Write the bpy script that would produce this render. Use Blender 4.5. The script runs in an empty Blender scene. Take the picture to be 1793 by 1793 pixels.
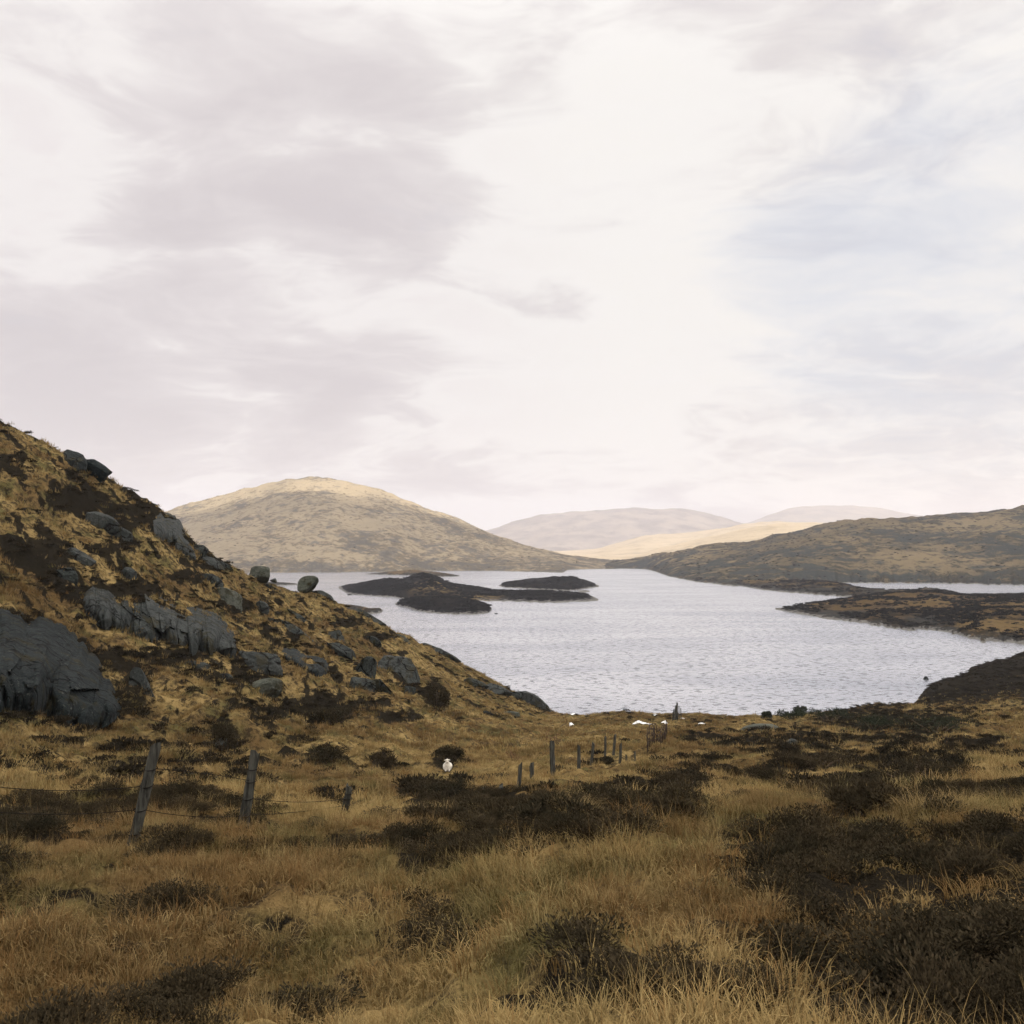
import bpy, bmesh, math, random
import numpy as np
from mathutils import Vector, Matrix, Euler

random.seed(7)
rng = np.random.default_rng(11)
SC = bpy.context.scene
COL = SC.collection

# ------------------------------------------------------------------ camera
F = 1557.0                      # focal length in photograph pixels (1793 wide)
CX = CY = 896.5
TH = math.atan2(61.5, F)        # camera looks up by 2.3 degrees
CAMZ = 30.0                     # metres above the lake
cam = bpy.data.cameras.new("camera")
cam.sensor_width = 36.0
cam.lens = 36.0 * F / 1793.0
cam.clip_start = 0.1
cam.clip_end = 40000.0
cam_o = bpy.data.objects.new("camera", cam)
COL.objects.link(cam_o)
cam_o.location = (0, 0, CAMZ)
cam_o.rotation_euler = (math.pi / 2 + TH, 0, 0)
SC.camera = cam_o

# ------------------------------------------------------------------ sun + sky
SUN = Vector((0.45, -0.55, 0.70)).normalized()       # direction towards the sun
sun = bpy.data.lights.new("sun", 'SUN')
sun.energy = 5.0
sun.angle = math.radians(1.5)
sun.color = (1.0, 0.93, 0.82)
sun_o = bpy.data.objects.new("sun", sun)
COL.objects.link(sun_o)
sun_o.rotation_euler = SUN.to_track_quat('Z', 'Y').to_euler()

SC.view_settings.view_transform = 'Standard'
SC.view_settings.look = 'None'
SC.view_settings.gamma = 1.0
SC.view_settings.exposure = 0.0
SC.view_settings.use_curve_mapping = False
SC.render.engine = 'CYCLES'
SC.cycles.use_denoising = True
SC.cycles.denoiser = 'OPENIMAGEDENOISE'
SC.cycles.denoising_input_passes = 'RGB_ALBEDO_NORMAL'
SC.cycles.denoising_prefilter = 'ACCURATE'
SC.cycles.max_bounces = 4
SC.cycles.diffuse_bounces = 2
SC.cycles.glossy_bounces = 2
SC.cycles.use_adaptive_sampling = True
SC.cycles.adaptive_threshold = 0.02
SC.cycles.sample_clamp_indirect = 4.0
SC.cycles.transmission_bounces = 4
SC.cycles.transparent_max_bounces = 8
SC.cycles.volume_bounces = 1


def pix_dir(px, py):
    u = (px - CX) / F
    v = (CY - py) / F
    return Vector((u, math.cos(TH) - v * math.sin(TH), math.sin(TH) + v * math.cos(TH)))


class NT:
    """tiny helper around a node tree"""
    def __init__(self, tree):
        self.t = tree
        tree.nodes.clear()

    def n(self, kind, **kw):
        nd = self.t.nodes.new(kind)
        for k, v in kw.items():
            if k.startswith('i_'):
                key = k[2:]
                key = int(key) if key.isdigit() else key.replace('_', ' ')
                self.put(nd.inputs[key], v)
            else:
                setattr(nd, k, v)
        return nd

    def put(self, sock, v):
        if isinstance(v, bpy.types.NodeSocket):
            self.t.links.new(v, sock)
        else:
            sock.default_value = v

    def math(self, op, a, b=0.0, c=0.0, clamp=False):
        nd = self.t.nodes.new('ShaderNodeMath')
        nd.operation = op
        nd.use_clamp = clamp
        self.put(nd.inputs[0], a)
        self.put(nd.inputs[1], b)
        self.put(nd.inputs[2], c)
        return nd.outputs[0]

    def vmath(self, op, a, b=(0, 0, 0)):
        nd = self.t.nodes.new('ShaderNodeVectorMath')
        nd.operation = op
        self.put(nd.inputs[0], a)
        self.put(nd.inputs[1], b)
        return nd.outputs['Value'] if op in ('DOT_PRODUCT', 'LENGTH') else nd.outputs[0]

    def smooth(self, x, lo, hi, a=0.0, b=1.0):
        nd = self.t.nodes.new('ShaderNodeMapRange')
        nd.interpolation_type = 'SMOOTHSTEP'
        self.put(nd.inputs['Value'], x)
        nd.inputs['From Min'].default_value = lo
        nd.inputs['From Max'].default_value = hi
        nd.inputs['To Min'].default_value = a
        nd.inputs['To Max'].default_value = b
        return nd.outputs[0]

    def noise(self, vec, scale, detail=4, rough=0.55, dist=0.0):
        nd = self.t.nodes.new('ShaderNodeTexNoise')
        self.put(nd.inputs['Vector'], vec)
        nd.inputs['Scale'].default_value = scale
        nd.inputs['Detail'].default_value = detail
        nd.inputs['Roughness'].default_value = rough
        nd.inputs['Distortion'].default_value = dist
        return nd.outputs['Fac']

    def mix(self, fac, a, b):
        nd = self.t.nodes.new('ShaderNodeMix')
        nd.data_type = 'RGBA'
        self.put(nd.inputs['Factor'], fac)
        self.put(nd.inputs['A'], a if isinstance(a, bpy.types.NodeSocket) else (*a, 1.0))
        self.put(nd.inputs['B'], b if isinstance(b, bpy.types.NodeSocket) else (*b, 1.0))
        return nd.outputs['Result']


world = bpy.data.worlds.new("World")
SC.world = world
world.use_nodes = True
world.cycles.sampling_method = 'MANUAL'
world.cycles.sample_map_resolution = 512
W = NT(world.node_tree)
out = W.n('ShaderNodeOutputWorld')
sky = W.n('ShaderNodeTexSky', sky_type='NISHITA')
sky.sun_disc = False
sky.sun_elevation = math.asin(SUN.z)
sky.sun_rotation = math.atan2(SUN.x, SUN.y)
sky.air_density = 1.2
sky.dust_density = 1.6
bg_sky = W.n('ShaderNodeBackground', i_Color=sky.outputs[0], i_Strength=0.12)
tc = W.n('ShaderNodeTexCoord')
dirv = tc.outputs['Generated']
sep = W.n('ShaderNodeSeparateXYZ', i_0=dirv)
zz = W.math('MAXIMUM', sep.outputs[2], 0.0)
den = W.math('ADD', zz, 0.30)
cx = W.math('DIVIDE', sep.outputs[0], den)
cy = W.math('DIVIDE', sep.outputs[1], den)
cv = W.n('ShaderNodeCombineXYZ', i_0=cx, i_1=W.math('MULTIPLY', cy, 1.25), i_2=W.math('MULTIPLY', zz, 3.0)).outputs[0]


def blob(px, py, inner, outer):
    d = pix_dir(px, py).normalized()
    c = W.vmath('DOT_PRODUCT', dirv, tuple(d))
    return W.smooth(c, math.cos(math.radians(outer)), math.cos(math.radians(inner)))


# domain warp gives the cloud banks curled, broken edges
wv = W.n('ShaderNodeTexNoise', i_Vector=W.vmath('ADD', cv, (3.1, 8.4, 1.0)), i_Scale=2.2)
wv.inputs['Detail'].default_value = 3
warp = W.vmath('MULTIPLY', W.vmath('SUBTRACT', wv.outputs['Color'], (0.5, 0.5, 0.5)), (0.55, 0.55, 0.55))
cw = W.vmath('ADD', cv, warp)
n_big = W.noise(cw, 1.5, 5, 0.55)
n_mid = W.noise(W.vmath('ADD', cw, (7.3, 2.1, 0.0)), 3.4, 5, 0.60)
g = W.math('ADD', W.math('MULTIPLY', n_big, 0.60), W.math('MULTIPLY', n_mid, 0.40))
for px_, py_, r0, r1, w_ in ((520, 370, 2, 14, 0.11), (150, 560, 2, 12, 0.07), (300, 690, 2, 13, 0.12), (620, 720, 1, 9, 0.06), (1200, 850, 1, 12, 0.03),
                             (960, 520, 3, 17, -0.09), (430, 560, 1, 8, -0.13), (130, 440, 1, 6, -0.08)):
    g = W.math('ADD', g, W.math('MULTIPLY', blob(px_, py_, r0, r1), w_))
grey = W.smooth(g, 0.40, 0.71)
veil = W.mix(blob(150, 640, 4, 34), (0.985, 0.95, 0.91), (0.90, 0.845, 0.835))
ccol = W.mix(grey, veil, (0.685, 0.63, 0.64))
# sunlit rims where the banks break up
rim = W.math('MULTIPLY', W.smooth(g, 0.40, 0.47), W.smooth(g, 0.56, 0.48))
ccol = W.mix(W.math('MULTIPLY', rim, 0.40), ccol, (1.03, 1.0, 0.965))
# opening towards blue on the right
hole = W.math('ADD', W.math('MULTIPLY', blob(1650, 470, 1, 17), 0.62),
              W.math('MULTIPLY', W.math('SUBTRACT', n_mid, 0.5), 1.3))
blue = W.smooth(hole, 0.15, 0.95)
ccol = W.mix(W.math('MULTIPLY', blue, 0.60), ccol, (0.775, 0.80, 0.88))
cover = W.math('SUBTRACT', 1.0, W.math('MULTIPLY', blue, 0.18))
# a cloud deck is brighter towards the zenith
zen = W.math('ADD', 1.0, W.math('MULTIPLY', W.smooth(zz, 0.45, 0.95), 0.9))
bg_cl = W.n('ShaderNodeBackground', i_Color=ccol, i_Strength=W.math('MULTIPLY', zen, 0.965))
mx = W.n('ShaderNodeMixShader', i_0=cover, i_1=bg_sky.outputs[0], i_2=bg_cl.outputs[0])
W.t.links.new(mx.outputs[0], out.inputs['Surface'])

# ------------------------------------------------------------------ numeric helpers


def pchip_slopes(x, y):
    x = np.asarray(x, float)
    y = np.asarray(y, float)            # y: (n, m)
    h = np.diff(x)[:, None]
    d = np.diff(y, axis=0) / h
    m = np.zeros_like(y)
    if len(x) > 2:
        s = np.sign(d[:-1]) * np.sign(d[1:]) > 0
        w1 = 2 * h[1:] + h[:-1]
        w2 = h[1:] + 2 * h[:-1]
        with np.errstate(divide='ignore', invalid='ignore'):
            hm = (w1 + w2) / (w1 / d[:-1] + w2 / d[1:])
        m[1:-1] = np.where(s, hm, 0.0)
    m[0] = d[0]
    m[-1] = d[-1]
    return m


def pchip(x, y, q):
    x = np.asarray(x, float)
    y = np.asarray(y, float)
    one = y.ndim == 1
    if one:
        y = y[:, None]
    q = np.clip(np.asarray(q, float), x[0], x[-1])
    m = pchip_slopes(x, y)
    i = np.clip(np.searchsorted(x, q, side='right') - 1, 0, len(x) - 2)
    h = (x[i + 1] - x[i])
    t = ((q - x[i]) / h)[:, None]
    h = h[:, None]
    r = ((1 + 2 * t) * (1 - t) ** 2 * y[i] + t * (1 - t) ** 2 * h * m[i]
         + t * t * (3 - 2 * t) * y[i + 1] + t * t * (t - 1) * h * m[i + 1])
    return r[:, 0] if one else r


def _hash(ix, iy, seed):
    h = (ix * 374761393 + iy * 668265263 + seed * 974711) & 0xFFFFFFFF
    h = ((h ^ (h >> 13)) * 1274126177) & 0xFFFFFFFF
    return (h ^ (h >> 16)) & 0xFFFFFFFF


def gnoise(x, y, seed=0):
    x = np.asarray(x, float)
    y = np.asarray(y, float)
    x0 = np.floor(x).astype(np.int64)
    y0 = np.floor(y).astype(np.int64)
    fx = x - x0
    fy = y - y0
    u = fx * fx * fx * (fx * (fx * 6 - 15) + 10)
    v = fy * fy * fy * (fy * (fy * 6 - 15) + 10)

    def gr(ix, iy, dx, dy):
        a = _hash(ix, iy, seed) / 4294967296.0 * 2 * np.pi
        return np.cos(a) * dx + np.sin(a) * dy
    a = gr(x0, y0, fx, fy)
    b = gr(x0 + 1, y0, fx - 1, fy)
    c = gr(x0, y0 + 1, fx, fy - 1)
    d = gr(x0 + 1, y0 + 1, fx - 1, fy - 1)
    return (a + (b - a) * u + (c - a) * v + (a - b - c + d) * u * v) * 1.5


def fbm(x, y, oct=4, seed=0, gain=0.5, lac=2.03):
    s = 0.0
    a = 1.0
    for k in range(oct):
        s = s + a * gnoise(x + 13.7 * k, y - 7.1 * k, seed + k * 17)
        a *= gain
        x = x * lac
        y = y * lac
    return s


def z_at(py, Y):
    """height of a point seen on photograph row py at depth Y"""
    v = (CY - py) / F
    return CAMZ + Y * (math.sin(TH) + v * math.cos(TH)) / (math.cos(TH) - v * math.sin(TH))


def Y_shore(py):
    """depth at which row py meets the lake surface"""
    v = (CY - py) / F
    return -CAMZ * (math.cos(TH) - v * math.sin(TH)) / (math.sin(TH) + v * math.cos(TH))


def mesh_obj(name, verts, faces, mat=None, smooth=True, parent=None):
    me = bpy.data.meshes.new(name)
    if isinstance(verts, np.ndarray) and isinstance(faces, np.ndarray):
        me.vertices.add(len(verts))
        me.vertices.foreach_set('co', verts.astype(np.float32).ravel())
        k = faces.shape[1]
        me.loops.add(faces.size)
        me.loops.foreach_set('vertex_index', faces.astype(np.int32).ravel())
        me.polygons.add(len(faces))
        me.polygons.foreach_set('loop_start', np.arange(0, faces.size, k, dtype=np.int32))
        me.update(calc_edges=True)
        me.validate()
    else:
        me.from_pydata(verts, [], faces)
    if smooth:
        me.polygons.foreach_set('use_smooth', np.ones(len(me.polygons), dtype=bool))
    if mat:
        me.materials.append(mat)
    o = bpy.data.objects.new(name, me)
    COL.objects.link(o)
    if parent:
        o.parent = parent
    return o


def struct(o, label=None):
    o['kind'] = 'structure'
    if label:
        o['label'] = label
    return o


def tag(o, label, cat, group=None):
    o['label'] = label
    o['category'] = cat
    if group:
        o['group'] = group
    return o


def new_mat(name):
    m = bpy.data.materials.new(name)
    m.use_nodes = True
    t = NT(m.node_tree)
    o = t.n('ShaderNodeOutputMaterial')
    p = t.n('ShaderNodeBsdfPrincipled')
    t.t.links.new(p.outputs[0], o.inputs['Surface'])
    p.inputs['Roughness'].default_value = 0.9
    p.inputs['Specular IOR Level'].default_value = 0.0
    return m, t, p


def bump(t, p, h, strength, dist):
    b = t.n('ShaderNodeBump', i_Strength=strength, i_Distance=dist, i_Height=h)
    t.t.links.new(b.outputs[0], p.inputs['Normal'])


# ------------------------------------------------------------------ materials
STRAW = (0.285, 0.203, 0.086)
STRAW_D = (0.130, 0.084, 0.036)
MOSS = (0.098, 0.086, 0.034)
PEAT = (0.030, 0.022, 0.014)
HEATH = (0.040, 0.031, 0.024)


def sward(t, pos):
    """colour of the moor grass as a function of place: shared by ground and blades"""
    a = t.noise(pos, 0.16, 3, 0.6)
    b = t.noise(t.vmath('ADD', pos, (31.0, 12.0, 4.0)), 0.6, 3, 0.65)
    c = t.mix(t.smooth(a, 0.42, 0.60), STRAW, STRAW_D)
    c = t.mix(t.smooth(b, 0.46, 0.66, 0.0, 0.9), c, MOSS)
    return c


def moor_material():
    m, t, p = new_mat("moor_ground")
    pos = t.n('ShaderNodeNewGeometry').outputs['Position']
    c = sward(t, pos)
    fine = t.noise(pos, 2.6, 5, 0.7)
    c = t.mix(t.smooth(fine, 0.43, 0.60, 0.0, 0.9), c, PEAT)
    hea = t.n('ShaderNodeAttribute', attribute_name='heath').outputs['Fac']
    c = t.mix(t.smooth(t.math('ADD', hea, t.math('MULTIPLY', t.math('SUBTRACT', fine, 0.5), 1.2)), 0.22, 0.6, 0.0, 0.97), c, (0.014, 0.012, 0.009))
    t.put(p.inputs['Base Color'], c)
    bump(t, p, fine, 0.9, 0.3)
    return m


def hill_material(name, straw, straw2, rock, dark, spot=0.055, lo=0.50, hi=0.60, shore=True, streak=1.0, amount=0.85, sh=26.0, lift=0.085):
    """far hillside: dry grass broken by dark heather and grey outcrops"""
    m, t, p = new_mat(name)
    pos = t.n('ShaderNodeNewGeometry').outputs['Position']
    sx = t.n('ShaderNodeSeparateXYZ', i_0=pos)
    flat = t.n('ShaderNodeCombineXYZ', i_0=sx.outputs[0], i_1=t.math('MULTIPLY', sx.outputs[1], 0.8),
               i_2=t.math('MULTIPLY', sx.outputs[2], streak)).outputs[0]
    big = t.noise(flat, 0.008, 4, 0.55)
    c = t.mix(t.smooth(big, 0.38, 0.65), straw, straw2)
    n1 = t.noise(flat, spot, 6, 0.72)
    n2 = t.noise(t.vmath('ADD', flat, (300.0, 80.0, 10.0)), spot * 0.4, 6, 0.7)
    clus = t.math('MULTIPLY', t.math('SUBTRACT', t.noise(t.vmath('ADD', flat, (55.0, 9.0, 0.0)), 0.010, 4, 0.6), 0.5), 0.55)
    n1 = t.math('ADD', n1, clus)
    n2 = t.math('ADD', n2, clus)
    if shore:
        lf = t.smooth(sx.outputs[2], sh, 0.5, 0.0, lift)
        n1 = t.math('ADD', n1, lf)
        n2 = t.math('ADD', n2, lf)
    c = t.mix(t.smooth(n1, lo, hi, 0.0, amount), c, dark)
    c = t.mix(t.smooth(n2, lo + 0.03, hi + 0.05, 0.0, amount), c, rock)
    n3 = t.noise(flat, spot * 4.5, 4, 0.7)
    c = t.mix(t.smooth(n3, 0.56, 0.72, 0.0, 0.5), c, (straw[0] * 1.15, straw[1] * 1.12, straw[2] * 1.2))
    n3s = t.noise(pos, 0.35, 3, 0.6)
    if shore:
        st = t.smooth(t.math('ADD', sx.outputs[2], t.math('MULTIPLY', n3s, -3.0)), -0.75, -1.1, 0.0, 0.85)
        c = t.mix(st, c, (0.26, 0.25, 0.23))
    t.put(p.inputs['Base Color'], c)
    h = t.math('ADD', n1, t.math('MULTIPLY', n3, 0.35))
    bump(t, p, h, 1.0, 5.0)
    return m


def rock_material(name, base, light, dark, joints=1.0):
    m, t, p = new_mat(name)
    pos = t.n('ShaderNodeNewGeometry').outputs['Position']
    oi = t.n('ShaderNodeObjectInfo').outputs['Random']
    a = t.noise(pos, 0.9, 6, 0.65, 0.6)
    b = t.noise(pos, 5.0, 6, 0.7)
    c = t.mix(t.smooth(a, 0.35, 0.68), base, light)
    c = t.mix(t.smooth(b, 0.50, 0.72, 0.0, 0.8), c, dark)
    # lichen
    l = t.noise(t.vmath('ADD', pos, (9.0, 3.0, 1.0)), 7.0, 4, 0.6)
    c = t.mix(t.smooth(l, 0.60, 0.67, 0.0, 0.5), c, (0.15, 0.15, 0.13))
    # water streaks running down steep faces
    sp = t.n('ShaderNodeSeparateXYZ', i_0=pos)
    sv = t.n('ShaderNodeCombineXYZ', i_0=t.math('MULTIPLY', sp.outputs[0], 3.2),
             i_1=t.math('MULTIPLY', sp.outputs[1], 3.2), i_2=t.math('MULTIPLY', sp.outputs[2], 0.35)).outputs[0]
    s = t.noise(sv, 1.0, 4, 0.6)
    c = t.mix(t.smooth(s, 0.56, 0.72, 0.0, 0.55), c, dark)
    # joints: dark broken lines with a recess
    wob = t.vmath('ADD', pos, t.vmath('MULTIPLY', t.n('ShaderNodeTexNoise', i_Vector=pos, i_Scale=0.8).outputs['Color'], (1.4, 1.4, 1.4)))
    vo = t.n('ShaderNodeTexVoronoi', feature='DISTANCE_TO_EDGE', i_Vector=t.vmath('MULTIPLY', wob, (0.62, 0.62, 0.30)), i_Scale=1.0)
    joint = t.smooth(vo.outputs['Distance'], 0.006, 0.05)
    joint = t.math('MAXIMUM', joint, t.smooth(a, 0.54, 0.66))
    joint = t.math('SUBTRACT', 1.0, t.math('MULTIPLY', t.math('SUBTRACT', 1.0, joint), joints))
    c = t.mix(joint, (0.006, 0.007, 0.007), c)
    # moss and turf creeping over
    mo = t.noise(t.vmath('ADD', pos, (2.0, 5.0, 8.0)), 0.7, 5, 0.65)
    c = t.mix(t.smooth(mo, 0.54, 0.62, 0.0, 0.85), c, (0.030, 0.026, 0.012))
    br = t.n('ShaderNodeBrightContrast', i_Color=c, i_Bright=t.math('MULTIPLY', t.math('SUBTRACT', oi, 0.5), 0.03))
    t.put(p.inputs['Base Color'], br.outputs[0])
    p.inputs['Roughness'].default_value = 0.8
    p.inputs['Specular IOR Level'].default_value = 0.12
    h = t.math('ADD', t.math('MULTIPLY', a, 2.0), t.math('ADD', b, t.math('MULTIPLY', joint, 1.2)))
    bump(t, p, h, 0.9, 0.22)
    return m


def simple(name, c1, c2, scale, rough=0.9, bs=0.6, bd=0.02, vec=None):
    m, t, p = new_mat(name)
    pos = t.n('ShaderNodeTexCoord').outputs['Object']
    if vec:
        pos = t.vmath('MULTIPLY', pos, vec)
    n = t.noise(pos, scale, 5, 0.65)
    t.put(p.inputs['Base Color'], t.mix(t.smooth(n, 0.35, 0.68), c1, c2))
    p.inputs['Roughness'].default_value = rough
    bump(t, p, n, bs, bd)
    return m


def blade_material(name, dark=0.0, fade=None):
    m, t, p = new_mat(name)
    pos = t.n('ShaderNodeNewGeometry').outputs['Position']
    oi = t.n('ShaderNodeObjectInfo').outputs['Random']
    c = sward(t, pos)
    c = t.mix(t.smooth(oi, 0.55, 1.0, 0.0, 0.65), c, (0.16, 0.085, 0.032))
    c = t.mix(t.smooth(oi, 0.42, 0.0, 0.0, 0.42), c, (0.37, 0.275, 0.13))
    t.put(p.inputs['Base Color'], c)
    p.inputs['Roughness'].default_value = 0.75
    return m


def leaf_material(name, c1, c2, c3):
    m, t, p = new_mat(name)
    pos = t.n('ShaderNodeNewGeometry').outputs['Position']
    oi = t.n('ShaderNodeObjectInfo').outputs['Random']
    n = t.noise(pos, 2.2, 5, 0.7)
    c = t.mix(t.smooth(n, 0.38, 0.64), c1, c2)
    n2 = t.noise(pos, 9.0, 3, 0.7)
    c = t.mix(t.smooth(n2, 0.55, 0.72, 0.0, 0.7), c, c3)
    c = t.mix(t.math('MULTIPLY', oi, 0.35), c, c3)
    t.put(p.inputs['Base Color'], c)
    return m


M = {
    'moor': moor_material(),
    'rock': rock_material("granite", (0.027, 0.032, 0.031), (0.056, 0.062, 0.059), (0.008, 0.010, 0.010)),
    'rock_dark': rock_material("dark_granite", (0.011, 0.016, 0.017), (0.024, 0.030, 0.031), (0.004, 0.006, 0.007)),
    'rock_pale': rock_material("mossy_granite", (0.060, 0.066, 0.052), (0.105, 0.110, 0.088), (0.025, 0.028, 0.024), 0.12),
    'blade': blade_material("moor_grass_blades"),
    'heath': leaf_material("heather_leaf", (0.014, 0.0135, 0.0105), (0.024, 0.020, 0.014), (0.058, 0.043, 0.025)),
    'heath_near': leaf_material("near_heather_leaf", (0.019, 0.018, 0.012), (0.038, 0.031, 0.019), (0.092, 0.066, 0.038)),
    'isle_leaf': leaf_material("island_heather_leaf", (0.006, 0.0065, 0.0065), (0.010, 0.010, 0.0095), (0.020, 0.018, 0.014)),
    'gorse': leaf_material("gorse_leaf", (0.020, 0.026, 0.016), (0.034, 0.042, 0.026), (0.05, 0.055, 0.036)),
    'bracken': leaf_material("bracken_leaf", (0.16, 0.085, 0.05), (0.11, 0.06, 0.04), (0.20, 0.12, 0.07)),
    'wood': simple("weathered_wood", (0.085, 0.082, 0.070), (0.022, 0.022, 0.020), 22, 0.85, 0.9, 0.01, (1, 1, 0.12)),
    'twig': simple("twig_bark", (0.10, 0.07, 0.045), (0.06, 0.045, 0.035), 9),
    'wire': simple("wire_metal", (0.022, 0.020, 0.019), (0.012, 0.011, 0.010), 30, 0.6),
    'rust': simple("rusty_wire", (0.060, 0.045, 0.036), (0.042, 0.031, 0.026), 30, 0.8),
    'wool': simple("wool", (0.78, 0.74, 0.66), (0.66, 0.61, 0.53), 18, 1.0, 1.0, 0.03),
    'hoof': simple("hoof_horn", (0.06, 0.045, 0.035), (0.03, 0.025, 0.02), 30),
    'snow': simple("old_snow", (0.86, 0.86, 0.86), (0.76, 0.77, 0.78), 5, 0.8, 0.5, 0.05),
}
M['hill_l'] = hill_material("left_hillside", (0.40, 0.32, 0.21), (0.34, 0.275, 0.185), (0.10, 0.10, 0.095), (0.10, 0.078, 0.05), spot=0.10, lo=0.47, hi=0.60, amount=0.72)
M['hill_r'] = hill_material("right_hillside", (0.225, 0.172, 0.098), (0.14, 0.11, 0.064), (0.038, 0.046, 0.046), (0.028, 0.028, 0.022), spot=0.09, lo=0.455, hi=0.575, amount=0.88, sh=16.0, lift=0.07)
M['penin'] = hill_material("peninsula_heath", (0.20, 0.135, 0.058), (0.10, 0.066, 0.033), (0.045, 0.047, 0.045), (0.016, 0.014, 0.011), spot=0.14, lo=0.45, hi=0.56, sh=3.0, lift=0.10)
M['isle'] = hill_material("island_heath", (0.018, 0.015, 0.012), (0.010, 0.010, 0.010), (0.016, 0.017, 0.018), (0.006, 0.006, 0.007), spot=0.14, lo=0.44, hi=0.60, sh=2.0, lift=0.05)
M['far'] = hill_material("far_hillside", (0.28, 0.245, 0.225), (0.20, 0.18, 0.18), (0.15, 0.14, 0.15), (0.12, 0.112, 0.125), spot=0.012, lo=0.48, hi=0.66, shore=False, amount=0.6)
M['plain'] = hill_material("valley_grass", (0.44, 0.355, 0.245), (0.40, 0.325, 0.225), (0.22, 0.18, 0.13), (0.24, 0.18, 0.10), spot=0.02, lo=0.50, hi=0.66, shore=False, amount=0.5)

# island: a patch of olive-straw grass on the saddle of the big island
_t = NT.__new__(NT)
_t.t = M['isle'].node_tree
_p = next(n for n in _t.t.nodes if n.type == 'BSDF_PRINCIPLED')
_prev = _p.inputs['Base Color'].links[0].from_socket
_pos = _t.n('ShaderNodeNewGeometry').outputs['Position']


def _lakept(px, py, Y):
    d = pix_dir(px, py)
    k = Y / d.y
    return Vector((0, 0, CAMZ)) + d * k


_c = _lakept(762, 1030, 545)
_d = _t.vmath('LENGTH', _t.vmath('MULTIPLY', _t.vmath('SUBTRACT', _pos, tuple(_c)), (1.0, 0.45, 1.0)))
_c2 = _lakept(835, 1038, 515)
_d2 = _t.vmath('LENGTH', _t.vmath('MULTIPLY', _t.vmath('SUBTRACT', _pos, tuple(_c2)), (0.7, 0.45, 1.5)))
_nn = _t.noise(_pos, 0.16, 5, 0.7)
_f = _t.math('MAXIMUM', _t.smooth(_d, 19, 6), _t.smooth(_d2, 15, 4))
_f = _t.math('MULTIPLY', _f, _t.smooth(_nn, 0.40, 0.60))
_t.t.links.new(_t.mix(_f, _prev, (0.21, 0.15, 0.07)), _p.inputs['Base Color'])


def water_material():
    m, t, p = new_mat("lake_water")
    pos = t.n('ShaderNodeNewGeometry').outputs['Position']
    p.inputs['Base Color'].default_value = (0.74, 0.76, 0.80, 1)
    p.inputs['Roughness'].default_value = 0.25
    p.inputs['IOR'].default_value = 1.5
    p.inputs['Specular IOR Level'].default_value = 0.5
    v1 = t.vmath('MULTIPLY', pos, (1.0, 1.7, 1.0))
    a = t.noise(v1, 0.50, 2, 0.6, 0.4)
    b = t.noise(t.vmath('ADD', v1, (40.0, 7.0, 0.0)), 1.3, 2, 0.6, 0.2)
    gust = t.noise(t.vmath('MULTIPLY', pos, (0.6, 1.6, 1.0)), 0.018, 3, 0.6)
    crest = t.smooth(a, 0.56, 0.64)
    # dark wavelet faces, where sky reflection drops away, are painted into the colour
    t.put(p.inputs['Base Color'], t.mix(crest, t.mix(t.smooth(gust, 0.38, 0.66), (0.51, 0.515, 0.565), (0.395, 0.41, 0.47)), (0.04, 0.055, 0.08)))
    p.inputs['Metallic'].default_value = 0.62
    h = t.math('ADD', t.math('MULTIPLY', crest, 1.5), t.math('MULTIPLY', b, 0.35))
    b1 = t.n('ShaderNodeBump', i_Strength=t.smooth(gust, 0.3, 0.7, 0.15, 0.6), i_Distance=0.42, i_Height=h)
    t.t.links.new(b1.outputs[0], p.inputs['Normal'])
    return m


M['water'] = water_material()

# ------------------------------------------------------------------ the lake
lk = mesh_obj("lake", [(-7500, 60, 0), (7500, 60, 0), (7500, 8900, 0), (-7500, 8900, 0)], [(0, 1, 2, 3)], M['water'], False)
struct(lk, "wide grey lake with small wind ripples")

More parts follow.
